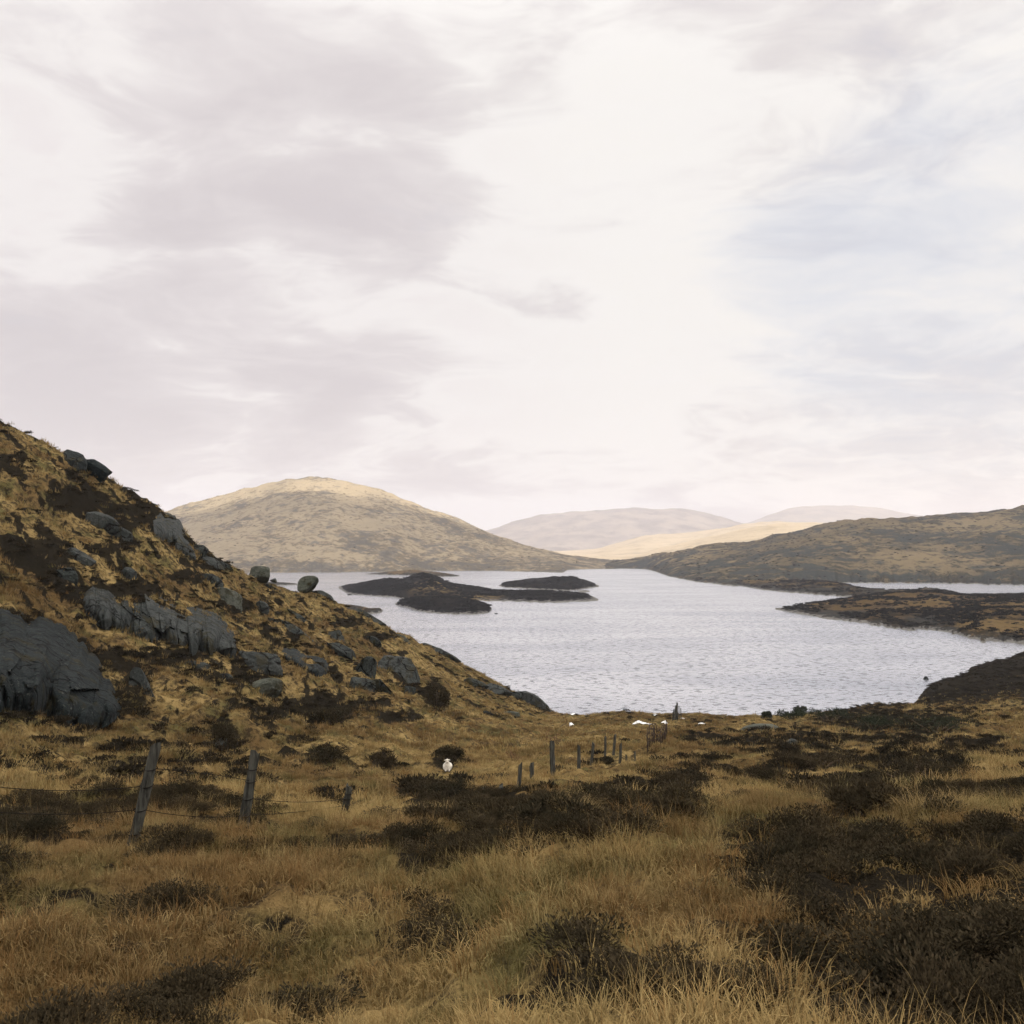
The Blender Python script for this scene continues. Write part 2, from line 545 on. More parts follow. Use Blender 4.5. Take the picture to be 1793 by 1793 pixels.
# ------------------------------------------------------------------ near terrain (moor + left hillside)
# columns: photograph x -> list of (depth, photograph row) ; ('z', value) gives a height directly
Zc = lambda v: ('z', v)
NEAR = [(1.2, Zc(28.3)), (3, Zc(28.0))]
NEARL = [(1.2, Zc(28.3)), (3, Zc(27.75)), (6, Zc(27.2))]
COLS = [
    (-900, NEARL + [(10, 1480), (16, 1330), (24, 1150), (34, 930), (45, 720), (60, 500), (80, 350), (100, 320), (130, 380), (200, Zc(20)), (320, Zc(-3))]),
    (-300, NEARL + [(10, 1490), (16, 1390), (24, 1285), (32, 1160), (45, 960), (60, 760), (75, 620), (88, 575), (100, 580), (130, 640), (220, Zc(8)), (320, Zc(-3))]),
    (0, NEARL + [(10, 1490), (16, 1397), (24, 1315), (32, 1225), (42, 1100), (55, 940), (66, 800), (76, 742), (84, 748), (110, 830), (160, Zc(8)), (230, Zc(-3)), (320, Zc(-4))]),
    (97, NEARL + [(10, 1490), (16, 1402), (24, 1332), (32, 1258), (40, 1172), (50, 1062), (60, 945), (70, 838), (78, 794), (84, 798), (110, 880), (160, Zc(5)), (220, Zc(-3)), (320, Zc(-4))]),
    (200, NEARL + [(10, 1490), (16, 1406), (26, 1332), (36, 1252), (46, 1155), (58, 1035), (70, 925), (80, 857), (85, 851), (97, 885), (130, Zc(10)), (210, Zc(-3)), (320, Zc(-4))]),
    (300, NEARL + [(10, 1485), (16, 1410), (26, 1346), (38, 1268), (50, 1175), (64, 1062), (78, 958), (88, 911), (93, 905), (106, 940), (140, Zc(8)), (215, Zc(-3)), (320, Zc(-4))]),
    (350, NEARL + [(10, 1482), (16, 1412), (26, 1350), (38, 1275), (52, 1178), (67, 1075), (80, 995), (89, 965), (93, 963), (107, 995), (140, Zc(7)), (215, Zc(-3)), (320, Zc(-4))]),
    (420, NEARL + [(10, 1480), (16, 1415), (26, 1356), (40, 1280), (55, 1188), (70, 1100), (85, 1028), (93, 1003), (98, 1001), (112, 1032), (150, Zc(4)), (215, Zc(-3)), (320, Zc(-4))]),
    (545, NEARL + [(10, 1475), (16, 1427), (26, 1372), (40, 1312), (55, 1245), (72, 1165), (90, 1094), (104, 1051), (110, 1045), (125, 1066), (160, Zc(3)), (215, Zc(-3)), (320, Zc(-4))]),
    (700, NEARL + [(10, 1468), (15, 1440), (26, 1382), (40, 1332), (55, 1288), (72, 1234), (92, 1173), (110, 1128), (121, 1113), (127, 1114), (146, 1146), (172, Zc(0.5)), (215, Zc(-3)), (320, Zc(-4))]),
    (830, NEAR + [(6, Zc(27.4)), (10, 1462), (16, 1425), (26, 1385), (40, 1342), (55, 1308), (75, 1263), (100, 1218), (120, 1188), (134, 1173), (140, 1174), (158, 1200), (178, Zc(-0.5)), (215, Zc(-3)), (320, Zc(-4))]),
    (970, NEAR + [(6, Zc(27.6)), (9, 1450), (16, 1413), (26, 1376), (40, 1338), (55, 1311), (80, 1284), (105, 1267), (130, 1255), (145, 1249), (154, 1252), (166, Zc(-1)), (215, Zc(-3)), (320, Zc(-4))]),
    (1100, NEAR + [(6, Zc(27.7)), (9, 1438), (16, 1408), (26, 1372), (40, 1336), (55, 1309), (80, 1280), (100, 1263), (118, 1251), (126, 1249), (135, 1259), (148, Zc(-0.6)), (215, Zc(-3)), (320, Zc(-4))]),
    (1185, NEAR + [(6, Zc(27.7)), (9, 1437), (16, 1405), (26, 1370), (40, 1334), (55, 1308), (80, 1280), (100, 1265), (115, 1256), (122, 1255), (132, 1264), (146, Zc(-0.6)), (215, Zc(-3)), (320, Zc(-4))]),
    (1330, NEAR + [(6, Zc(27.7)), (9, 1437), (16, 1400), (26, 1364), (40, 1328), (55, 1303), (80, 1276), (100, 1264), (118, 1257), (125, 1256), (134, 1263), (147, Zc(-0.6)), (215, Zc(-3)), (320, Zc(-4))]),
    (1450, NEAR + [(6, Zc(27.75)), (9, 1435), (16, 1398), (26, 1360), (40, 1324), (55, 1298), (80, 1272), (100, 1258), (122, 1247), (130, 1246), (140, 1254), (153, Zc(-0.6)), (215, Zc(-3)), (320, Zc(-4))]),
    (1570, NEAR + [(6, Zc(27.8)), (9, 1432), (16, 1395), (26, 1356), (40, 1318), (55, 1292), (80, 1266), (105, 1250), (130, 1238), (142, 1235), (152, 1236), (165, Zc(0.1)), (175, Zc(-1.0)), (215, Zc(-3)), (320, Zc(-4))]),
    (1640, NEAR + [(6, Zc(27.8)), (9, 1430), (16, 1393), (26, 1354), (40, 1316), (55, 1289), (80, 1263), (105, 1247), (130, 1236), (150, 1229), (170, 1216), (182, 1202), (188, 1197), (196, Zc(0.6)), (206, Zc(-1)), (240, Zc(-3)), (320, Zc(-4))]),
    (1700, NEAR + [(6, Zc(27.85)), (9, 1430), (16, 1392), (26, 1352), (40, 1313), (55, 1286), (80, 1260), (105, 1244), (130, 1232), (150, 1221), (170, 1201), (188, 1180), (196, 1176), (206, 1182), (222, Zc(0.3)), (240, Zc(-2)), (320, Zc(-4))]),
    (1800, NEAR + [(6, Zc(27.9)), (9, 1428), (16, 1390), (26, 1349), (40, 1309), (55, 1281), (80, 1254), (105, 1237), (130, 1222), (150, 1206), (170, 1182), (195, 1155), (212, 1146), (225, 1150), (255, Zc(0.5)), (280, Zc(-2)), (320, Zc(-4))]),
    (2200, NEAR + [(6, Zc(28)), (9, 1415), (16, 1375), (26, 1330), (40, 1285), (55, 1250), (80, 1215), (105, 1190), (130, 1170), (160, 1145), (195, 1115), (225, 1100), (260, 1100), (300, Zc(3)), (320, Zc(1))]),
    (2700, NEAR + [(6, Zc(28)), (9, 1400), (16, 1350), (26, 1300), (40, 1245), (55, 1200), (80, 1150), (105, 1115), (130, 1090), (160, 1065), (195, 1040), (225, 1020), (260, 1020), (300, Zc(15)), (320, Zc(10))]),
]
NX, NY = 860, 560
GU = np.linspace(-950, 2650, NX)                       # in photograph columns
GL = np.linspace(math.log(1.25), math.log(318.0), NY)   # log depth
GYv = np.exp(GL)
tab = []
for px, ent in COLS:
    ys = [math.log(e[0]) for e in ent]
    zs = [e[1][1] if isinstance(e[1], tuple) else z_at(e[1], e[0]) for e in ent]
    tab.append(pchip(ys, zs, GL))
tab = np.array(tab)
ZB = pchip([c[0] for c in COLS], tab, GU)               # (NX, NY)
# slight smoothing across columns
for _ in range(6):
    ZB[1:-1] = (ZB[:-2] + 2 * ZB[1:-1] + ZB[2:]) / 4
GX = ((GU - CX) / F)[:, None] * GYv[None, :]
GYY = np.repeat(GYv[None, :], NX, 0)
wave = np.clip((ZB - 0.2) / 4.0, 0.05, 1.0)
amp = np.clip(GYY / 45.0, 0.25, 1.0) * wave
steep = np.clip((900 - GU) / 400, 0, 1)[:, None] * np.ones_like(ZB)
ridged = 1 - np.abs(fbm(GX * 0.16, GYY * 0.16 + ZB * 0.10, 4, 5))
ZN = (0.55 * fbm(GX * 0.10, GYY * 0.10, 5, 1) * amp
      + 0.24 * fbm(GX * 0.75, GYY * 0.75, 4, 2) * np.clip(amp, 0.4, 1)
      + 0.9 * (ridged - 0.75) * steep * amp
      + 0.35 * fbm(GX * 0.42, GYY * 0.42, 3, 6) * steep * amp
      + 0.05 * fbm(GX * 3.1, GYY * 3.1, 2, 3))
# tussocky hummocks close to the camera
ZN += 0.10 * np.clip(fbm(GX * 1.6, GYY * 1.6, 2, 8), -0.2, 1) * np.clip(1.4 - GYY / 60, 0, 1)
# broken ground on the headland by the right shore
ZN += 0.9 * fbm(GX * 0.11, GYY * 0.11, 4, 9) * np.clip((GU - 1570) / 60, 0, 1)[:, None] * np.clip((GYY - 160) / 15, 0, 1) * np.clip(ZB / 1.5, 0, 1)
ZG = ZB + ZN
v = np.stack([GX, GYY, ZG], -1).reshape(-1, 3)
idx = np.arange(NX * NY).reshape(NX, NY)
fq = np.stack([idx[:-1, :-1], idx[1:, :-1], idx[1:, 1:], idx[:-1, 1:]], -1).reshape(-1, 4)
zq = v[:, 2][fq].max(1)
fq = fq[zq > -1.5]
used = np.unique(fq)
remap = np.full(len(v), -1)
remap[used] = np.arange(len(used))
moor = mesh_obj("moorland", v[used], remap[fq], M['moor'])
struct(moor, "rough moorland of dry golden grass sloping to the lake")


def ground_z(X, Y):
    X = np.atleast_1d(np.asarray(X, float))
    Y = np.atleast_1d(np.asarray(Y, float))
    a = (X / Y * F + CX - GU[0]) / (GU[1] - GU[0])
    b = (np.log(Y) - GL[0]) / (GL[1] - GL[0])
    a = np.clip(a, 0, NX - 1.001)
    b = np.clip(b, 0, NY - 1.001)
    i = a.astype(int)
    j = b.astype(int)
    fa = a - i
    fb = b - j
    return (ZG[i, j] * (1 - fa) * (1 - fb) + ZG[i + 1, j] * fa * (1 - fb)
            + ZG[i, j + 1] * (1 - fa) * fb + ZG[i + 1, j + 1] * fa * fb)


_ysamp = np.exp(np.linspace(math.log(2.0), math.log(260), 900))


def hit(px, py):
    """first point of the near terrain seen at a photograph position (None in the air)"""
    d = pix_dir(px, py)
    X = d.x / d.y * _ysamp
    Zr = CAMZ + d.z / d.y * _ysamp
    k = np.nonzero(Zr <= ground_z(X, _ysamp))[0]
    if len(k) == 0 or k[0] == 0:
        return None
    Y = _ysamp[k[0]]
    return Vector((d.x / d.y * Y, Y, float(ground_z(d.x / d.y * Y, Y)[0])))


def hit_down(px, py):
    """like hit, but slides down the picture until the ground is met"""
    for k in range(0, 60):
        h = hit(px, py + k)
        if h is not None:
            return h
    return None


# ------------------------------------------------------------------ far land: ridges rising from the lake
def ridge_land(name, rows, mat, dpx=2.0, ny=110, noise=(1.0, 0.02), jag=0.0, pf=0.75, pb=0.8, seed=1, floor=-1.5, extra=None, label=None, back=None):
    """rows: (px, shore_row or ('Y', depth), skyline_row, depth_of_ridge, depth_of_back)"""
    def table(rows):
        px = np.array([r[0] for r in rows], float)
        yf = np.array([r[1][1] if isinstance(r[1], tuple) else Y_shore(r[1]) for r in rows])
        yr = np.array([r[3] for r in rows], float)
        zr = np.array([z_at(r[2], r[3]) for r in rows])
        yb = np.array([r[4] for r in rows], float)
        yr = np.maximum(yr, yf * 1.015)
        yb = np.maximum(yb, yr * 1.02)
        zr = np.array([z_at(r[2], y_) for r, y_ in zip(rows, yr)])
        return px, yf, yr, zr, yb
    comps = [table(rows)] + [table(e) for e in (extra or [])]
    p0 = min(c[0][0] for c in comps)
    p1 = max(c[0][-1] for c in comps)
    ya = min(c[1].min() for c in comps) * 0.985
    yz = max(c[4].max() for c in comps) * 1.01
    q = np.arange(p0, p1 + dpx, dpx)
    ly = np.exp(np.linspace(math.log(ya), math.log(yz), ny))
    X = ((q - CX) / F)[:, None] * ly[None, :]
    Y = np.repeat(ly[None, :], len(q), 0)
    Z = np.full(X.shape, -50.0)
    for px, yf, yr, zr, yb in comps:
        inside = (q >= px[0]) & (q <= px[-1])
        f = pchip(px, yf, q)
        r = pchip(px, yr, q)
        h = pchip(px, zr, q)
        b = pchip(px, yb, q)
        J = (1.8 * jag * fbm(q * 0.09, q * 0 + 3.3, 4, seed) * (r - f) * 0.5)[:, None]
        t0 = (Y - f[:, None]) / (r - f)[:, None]
        t1 = (Y - f[:, None] - J * np.clip(1 - np.abs(t0) * 5, 0, 1)) / (r - f)[:, None]
        t2 = (b[:, None] - Y) / (b - r)[:, None]
        s1 = np.sign(t1) * np.abs(t1) ** pf
        s2 = np.sign(t2) * np.abs(t2) ** pb
        s = np.minimum(np.minimum(s1, s2), 1.0)
        # round the crest
        s = np.where(s > 0, 1 - (1 - s) ** 1.5 * (1.0) if False else s, s)
        z = s * np.maximum(h, 0.25)[:, None]
        z = np.where(s < 0, -6.0 * np.abs(s) - 0.1, z)
        z[~inside] = -50
        Z = np.maximum(Z, z)
    A, fr = noise
    m = np.clip(Z / 6.0, 0.0, 1.0)
    gul = 1 - np.abs(fbm(X * fr * 1.7, Y * fr * 0.9, 4, seed + 5))
    Z = Z + A * (fbm(X * fr, Y * fr * 0.8, 6, seed, 0.55) + 0.8 * (gul - 0.75)) * m * np.clip(Z / (A * 5), 0.3, 1)
    vv = np.stack([X, Y, Z], -1).reshape(-1, 3)
    n0, n1 = X.shape
    ii = np.arange(n0 * n1).reshape(n0, n1)
    ff = np.stack([ii[:-1, :-1], ii[1:, :-1], ii[1:, 1:], ii[:-1, 1:]], -1).reshape(-1, 4)
    keep = vv[:, 2][ff].max(1) > floor
    ff = ff[keep]
    us = np.unique(ff)
    rm = np.full(len(vv), -1)
    rm[us] = np.arange(len(us))
    o = mesh_obj(name, vv[us], rm[ff], mat)
    return struct(o, label)


Yd = lambda v: ('Y', v)
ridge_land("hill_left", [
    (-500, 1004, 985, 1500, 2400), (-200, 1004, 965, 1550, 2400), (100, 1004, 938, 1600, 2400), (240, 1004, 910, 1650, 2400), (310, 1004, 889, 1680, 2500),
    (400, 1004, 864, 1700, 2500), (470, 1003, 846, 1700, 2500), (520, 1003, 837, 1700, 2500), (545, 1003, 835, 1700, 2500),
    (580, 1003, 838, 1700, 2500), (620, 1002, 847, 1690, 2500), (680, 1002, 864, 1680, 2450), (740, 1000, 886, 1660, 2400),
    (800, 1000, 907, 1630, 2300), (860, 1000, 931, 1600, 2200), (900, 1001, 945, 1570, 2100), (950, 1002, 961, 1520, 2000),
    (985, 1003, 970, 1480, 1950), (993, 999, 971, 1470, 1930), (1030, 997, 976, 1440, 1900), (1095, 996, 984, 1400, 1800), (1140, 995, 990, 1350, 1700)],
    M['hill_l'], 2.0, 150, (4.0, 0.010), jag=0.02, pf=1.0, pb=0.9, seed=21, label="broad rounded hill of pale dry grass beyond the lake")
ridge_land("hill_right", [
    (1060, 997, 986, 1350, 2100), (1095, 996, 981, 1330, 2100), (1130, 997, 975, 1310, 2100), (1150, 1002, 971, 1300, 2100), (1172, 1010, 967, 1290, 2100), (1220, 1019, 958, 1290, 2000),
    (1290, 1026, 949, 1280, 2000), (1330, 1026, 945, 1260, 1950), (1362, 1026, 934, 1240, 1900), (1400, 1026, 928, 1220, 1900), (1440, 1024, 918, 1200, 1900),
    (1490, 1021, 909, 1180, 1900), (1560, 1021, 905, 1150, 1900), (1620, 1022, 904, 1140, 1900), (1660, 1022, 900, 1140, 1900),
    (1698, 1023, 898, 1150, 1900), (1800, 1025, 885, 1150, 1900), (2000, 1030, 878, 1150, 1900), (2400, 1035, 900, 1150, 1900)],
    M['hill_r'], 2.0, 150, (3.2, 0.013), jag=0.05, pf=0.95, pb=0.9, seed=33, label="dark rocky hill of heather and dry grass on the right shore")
ridge_land("shore_spit", [
    (1215, 1019, 1013, 790, 900), (1250, 1022, 1013, 770, 900), (1290, 1026, 1014, 740, 880), (1340, 1034, 1017, 700, 860), (1400, 1039, 1018, 670, 830), (1450, 1043, 1020, 640, 740),
    (1475, 1045, 1023, 610, 690), (1500, 1047, 1029, 580, 640), (1560, 1050, 1033, 560, 600), (1640, 1052, 1034, 550, 590), (1700, 1052, 1044, 550, 580), (1800, 1052, 1047, 550, 580)],
    M['penin'], 2.0, 60, (0.8, 0.05), jag=0.18, pf=0.7, pb=0.6, seed=41, label="low dark rocky spit at the foot of the right hill")
ridge_land("peninsula", [
    (1356, 1068, 1067.5, 428, 434), (1375, 1071, 1064, 425, 445), (1400, 1076, 1060, 425, 465), (1450, 1084, 1055, 430, 490), (1500, 1090, 1048, 440, 530),
    (1540, 1096, 1042, 450, 550), (1600, 1103, 1037, 465, 560), (1640, 1103, 1036, 470, 560), (1660, 1108, 1042, 460, 560), (1698, 1118, 1047, 440, 560), (1760, 1128, 1050, 420, 560), (1900, 1130, 1040, 430, 600), (2300, 1130, 1030, 430, 600)],
    M['penin'], 1.5, 130, (1.3, 0.05), jag=0.10, pf=0.62, pb=0.7, seed=43, label="brown heathery peninsula reaching into the lake from the right",
    extra=[[(1590, 1052, 1040, 500, 560), (1604, 1052, 1033, 500, 560), (1620, 1052, 1030, 500, 560), (1640, 1052, 1032, 500, 560), (1680, 1052, 1043, 500, 560), (1700, 1052, 1050, 500, 560)],
           [(1625, 1104, 1100, 315, 345), (1660, 1108, 1085, 335, 400), (1700, 1119, 1070, 340, 400), (1800, 1128, 1062, 340, 400), (2000, 1130, 1060, 340, 400)]])
ridge_land("island", [
    (594, 1031, 1030, 660, 690), (612, 1040, 1025, 640, 680), (650, 1043.5, 1018, 620, 690), (680, 1045, 1014.5, 610, 690), (700, 1047, 1013, 600, 690), (720, 1048, 1008, 595, 680),
    (738, 1049, 1005.5, 590, 670), (750, 1050, 1006, 590, 670), (768, 1051, 1012, 590, 660), (800, 1051, 1022, 590, 650), (840, 1052, 1028.5, 585, 630), (870, 1053, 1033, 575, 605),
    (900, 1053.5, 1034, 560, 590), (950, 1055, 1034.5, 555, 590), (985, 1055.5, 1036, 545, 585), (1000, 1054, 1038, 540, 580), (1030, 1053.5, 1043, 530, 560), (1047, 1052, 1051, 500, 520)],
    M['isle'], 1.5, 120, (1.0, 0.06), jag=0.10, pf=0.6, pb=0.7, seed=51, label="largest dark heather-covered island in the middle of the lake",
    extra=[[(692, 1059.5, 1058.5, 455, 470), (705, 1062, 1052, 455, 500), (730, 1069, 1047, 460, 510), (760, 1073.5, 1046, 460, 510), (800, 1076, 1048, 450, 500), (835, 1076, 1053, 440, 480), (855, 1073, 1060, 425, 450), (862, 1068, 1067, 425, 432)]])
ridge_land("island", [
    (874, 1026.5, 1026, 690, 710), (885, 1029, 1021, 690, 740), (905, 1030, 1017.5, 700, 760), (935, 1032, 1014, 700, 770), (960, 1033, 1013, 700, 780), (972, 1034, 1009.5, 700, 780),
    (1000, 1034, 1009.5, 700, 780), (1018, 1032, 1015, 700, 770), (1035, 1029.5, 1021, 695, 740), (1049, 1028, 1027, 690, 700)],
    M['isle'], 1.5, 50, (0.8, 0.06), jag=0.10, pf=0.6, pb=0.7, seed=53, label="smaller dark island with a flat knoll behind the largest island")
ridge_land("islet", [(1012, 1036.5, 1036, 605, 612), (1022, 1038, 1035, 605, 625), (1032, 1037, 1036.5, 605, 612)], M['isle'], 1.0, 14, (0.2, 0.1), seed=55, label="tiny dark rock islet off the tip of the island")
ridge_land("islet", [(640, 1006, 1005, 980, 1000), (680, 1007, 1001, 970, 1010), (720, 1008, 998, 960, 1020), (760, 1010, 1001, 940, 1000), (790, 1010, 1005, 910, 960), (806, 1009, 1008.5, 915, 930)],
           M['penin'], 1.5, 40, (0.8, 0.05), jag=0.2, pf=0.5, pb=0.5, seed=57, label="low stony islet close to the far shore under the pale hill")
ridge_land("shore_spit", [(420, 1027, 1018, 700, 760), (480, 1026, 1019, 700, 760), (515, 1025, 1021, 705, 740), (526, 1024, 1023.5, 710, 718)],
           M['penin'], 1.5, 24, (0.4, 0.05), jag=0.1, seed=59, label="small brown spit behind the round boulder on the slope")
ridge_land("shore_spit", [(540, 1068, 1056, 420, 460), (600, 1070, 1058, 420, 455), (630, 1073, 1061, 415, 445), (650, 1075, 1065, 405, 430), (664, 1074, 1064, 405, 425), (671, 1071, 1069, 405, 412)],
           M['penin'], 1.0, 30, (0.5, 0.12), jag=0.12, pf=0.5, pb=0.6, seed=61, label="low grey rock spit below the boulder hillside")
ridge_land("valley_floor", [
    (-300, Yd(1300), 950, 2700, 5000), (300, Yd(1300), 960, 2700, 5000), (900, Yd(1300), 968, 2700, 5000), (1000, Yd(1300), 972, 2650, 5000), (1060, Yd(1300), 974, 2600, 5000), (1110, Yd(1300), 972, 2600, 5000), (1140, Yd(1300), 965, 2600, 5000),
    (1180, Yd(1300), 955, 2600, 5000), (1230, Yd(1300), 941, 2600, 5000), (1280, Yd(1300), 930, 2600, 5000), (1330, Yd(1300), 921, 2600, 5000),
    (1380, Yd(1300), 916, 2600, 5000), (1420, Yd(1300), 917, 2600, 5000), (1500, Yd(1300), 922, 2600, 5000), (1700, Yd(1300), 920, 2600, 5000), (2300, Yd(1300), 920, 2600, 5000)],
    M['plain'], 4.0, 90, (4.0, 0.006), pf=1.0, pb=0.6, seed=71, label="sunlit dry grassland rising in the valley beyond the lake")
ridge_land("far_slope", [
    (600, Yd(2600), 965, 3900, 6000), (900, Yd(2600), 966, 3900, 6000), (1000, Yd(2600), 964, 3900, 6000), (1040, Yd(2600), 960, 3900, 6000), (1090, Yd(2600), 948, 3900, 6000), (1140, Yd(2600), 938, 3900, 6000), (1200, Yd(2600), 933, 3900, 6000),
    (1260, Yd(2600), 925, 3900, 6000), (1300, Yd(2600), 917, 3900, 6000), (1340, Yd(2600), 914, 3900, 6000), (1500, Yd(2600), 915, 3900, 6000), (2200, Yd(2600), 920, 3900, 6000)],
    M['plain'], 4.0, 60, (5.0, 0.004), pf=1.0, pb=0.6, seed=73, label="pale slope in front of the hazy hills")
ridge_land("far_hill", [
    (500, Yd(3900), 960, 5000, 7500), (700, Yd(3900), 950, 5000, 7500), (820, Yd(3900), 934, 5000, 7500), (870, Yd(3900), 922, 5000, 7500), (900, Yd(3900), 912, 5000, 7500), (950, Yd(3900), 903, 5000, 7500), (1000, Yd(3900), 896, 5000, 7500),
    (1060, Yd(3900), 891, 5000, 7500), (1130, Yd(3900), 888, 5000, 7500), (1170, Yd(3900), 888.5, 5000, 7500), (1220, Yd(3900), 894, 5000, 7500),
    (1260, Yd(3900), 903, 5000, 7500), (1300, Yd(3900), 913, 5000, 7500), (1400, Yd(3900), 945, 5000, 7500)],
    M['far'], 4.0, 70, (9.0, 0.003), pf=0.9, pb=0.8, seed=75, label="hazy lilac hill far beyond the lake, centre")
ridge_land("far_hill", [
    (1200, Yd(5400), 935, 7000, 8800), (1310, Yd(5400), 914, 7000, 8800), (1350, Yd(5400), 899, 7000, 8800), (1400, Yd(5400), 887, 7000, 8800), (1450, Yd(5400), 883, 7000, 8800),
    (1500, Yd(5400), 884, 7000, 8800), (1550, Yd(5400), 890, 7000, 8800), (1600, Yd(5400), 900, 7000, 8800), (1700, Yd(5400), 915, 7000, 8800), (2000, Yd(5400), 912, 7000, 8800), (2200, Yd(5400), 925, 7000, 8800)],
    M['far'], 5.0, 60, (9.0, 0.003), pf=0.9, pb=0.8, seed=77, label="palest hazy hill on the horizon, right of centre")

# ------------------------------------------------------------------ unseen cloud deck added overhead to shade the lake basin


def shade_cloud_bank():
    n = 70
    xs = np.linspace(-1300, 2900, n)
    ys = np.linspace(-1500, 785, n)
    X, Y = np.meshgrid(xs, ys, indexing='ij')
    e = np.minimum.reduce([X - xs[0], xs[-1] - X, Y - ys[0], ys[-1] - Y]) / 260.0
    e = e + 0.45 * fbm(X * 0.0022, Y * 0.0022, 5, 91) + 0.25
    th = np.clip(e, 0, 1) ** 0.5
    zt = 1050 + th * (120 + 70 * fbm(X * 0.004, Y * 0.004, 5, 92))
    zb = 1050 - th * (30 + 14 * fbm(X * 0.005, Y * 0.005, 5, 93))
    a = np.stack([X, Y, zt], -1).reshape(-1, 3)
    b = np.stack([X, Y, zb], -1).reshape(-1, 3)
    ii = np.arange(n * n).reshape(n, n)
    q = np.stack([ii[:-1, :-1], ii[1:, :-1], ii[1:, 1:], ii[:-1, 1:]], -1).reshape(-1, 4)
    ev = e.reshape(-1)
    q = q[ev[q].max(1) > 0]
    fall = np.concatenate([q, q[:, ::-1] + n * n])
    m = bpy.data.materials.new("shade_cloud_vapour")
    m.use_nodes = True
    t = NT(m.node_tree)
    o = t.n('ShaderNodeOutputMaterial')
    tr = t.n('ShaderNodeBsdfTransparent')
    tl = t.n('ShaderNodeBsdfTranslucent')
    tl.inputs['Color'].default_value = (0.97, 0.97, 0.97, 1)
    mixs = t.n('ShaderNodeMixShader', i_0=0.74, i_1=tr.outputs[0], i_2=tl.outputs[0])
    t.t.links.new(mixs.outputs[0], o.inputs['Surface'])
    c = mesh_obj("shade_cloud", np.concatenate([a, b]), fall, m)
    c['kind'] = 'structure'
    c['label'] = "unseen bank of vapour added overhead to shade the lake basin"


shade_cloud_bank()

# ------------------------------------------------------------------ haze
hz = bpy.data.meshes.new("haze")
bm = bmesh.new()
bmesh.ops.create_cube(bm, size=1.0)
bm.to_mesh(hz)
bm.free()
hzo = bpy.data.objects.new("haze", hz)
COL.objects.link(hzo)
hzo.scale = (17000, 9800, 480)
hzo.location = (0, 4300, 230)
hzo['kind'] = 'stuff'
hm = bpy.data.materials.new("haze_air")
hm.use_nodes = True
ht = NT(hm.node_tree)
ho = ht.n('ShaderNodeOutputMaterial')
pv = ht.n('ShaderNodeVolumePrincipled')
pv.inputs['Color'].default_value = (0.92, 0.92, 1.0, 1)
pv.inputs['Density'].default_value = 1.4e-4
pv.inputs['Anisotropy'].default_value = 0.2
ht.t.links.new(pv.outputs[0], ho.inputs['Volume'])
hz.materials.append(hm)

# ------------------------------------------------------------------ rocks


def rock_mesh(name, seed, planes=9, sub=4, rough=0.07, cracks=0, flatness=0.0, box=0.0):
    r = random.Random(seed)
    bm = bmesh.new()
    bmesh.ops.create_icosphere(bm, subdivisions=sub, radius=1.0)
    co = np.array([v.co for v in bm.verts])
    if box:
        nrm = (np.abs(co) ** (2 + 6 * box)).sum(1) ** (1 / (2 + 6 * box))
        co = co / nrm[:, None]
    for k in range(planes):
        n = np.array([r.gauss(0, 1), r.gauss(0, 1), r.gauss(0, 0.8)])
        n /= np.linalg.norm(n)
        d = r.uniform(0.36, 0.74)
        s = co @ n - d
        co = co - np.outer(np.where(s > 0, s * 0.98, 0), n)
    # strata / cracks as recessed grooves
    for k in range(cracks):
        n = np.array([r.gauss(0, 1), r.gauss(0, 0.35), r.gauss(0, 0.25)])
        n /= np.linalg.norm(n)
        d = r.uniform(-0.6, 0.6)
        s = co @ n - d + 0.06 * fbm(co[:, 0] * 3 + co[:, 2] * 2, co[:, 1] * 3 + co[:, 2], 2, seed + k)
        gdepth = 0.16 * np.exp(-(s / 0.045) ** 2)
        co = co * (1 - gdepth)[:, None]
        co = co + np.outer(np.where(s > 0, 0.05, 0.0) * r.uniform(-1, 1), np.array([0, 1, 0.4]))
    L = np.linalg.norm(co, axis=1)
    dirn = co / np.maximum(L, 1e-6)[:, None]
    nz = (fbm(co[:, 0] * 1.7 + 5 * co[:, 2], co[:, 1] * 1.7 + 3.1 * co[:, 2], 4, seed) * rough
          + rough * 0.5 * fbm(co[:, 0] * 6 + 4 * co[:, 2], co[:, 1] * 6 - 5 * co[:, 2], 3, seed + 3))
    co = co + dirn * nz[:, None]
    for v_, c_ in zip(bm.verts, co):
        v_.co = c_
    for f_ in bm.faces:
        f_.smooth = False
    me = bpy.data.meshes.new(name)
    bm.to_mesh(me)
    bm.free()
    return me


FEET = []


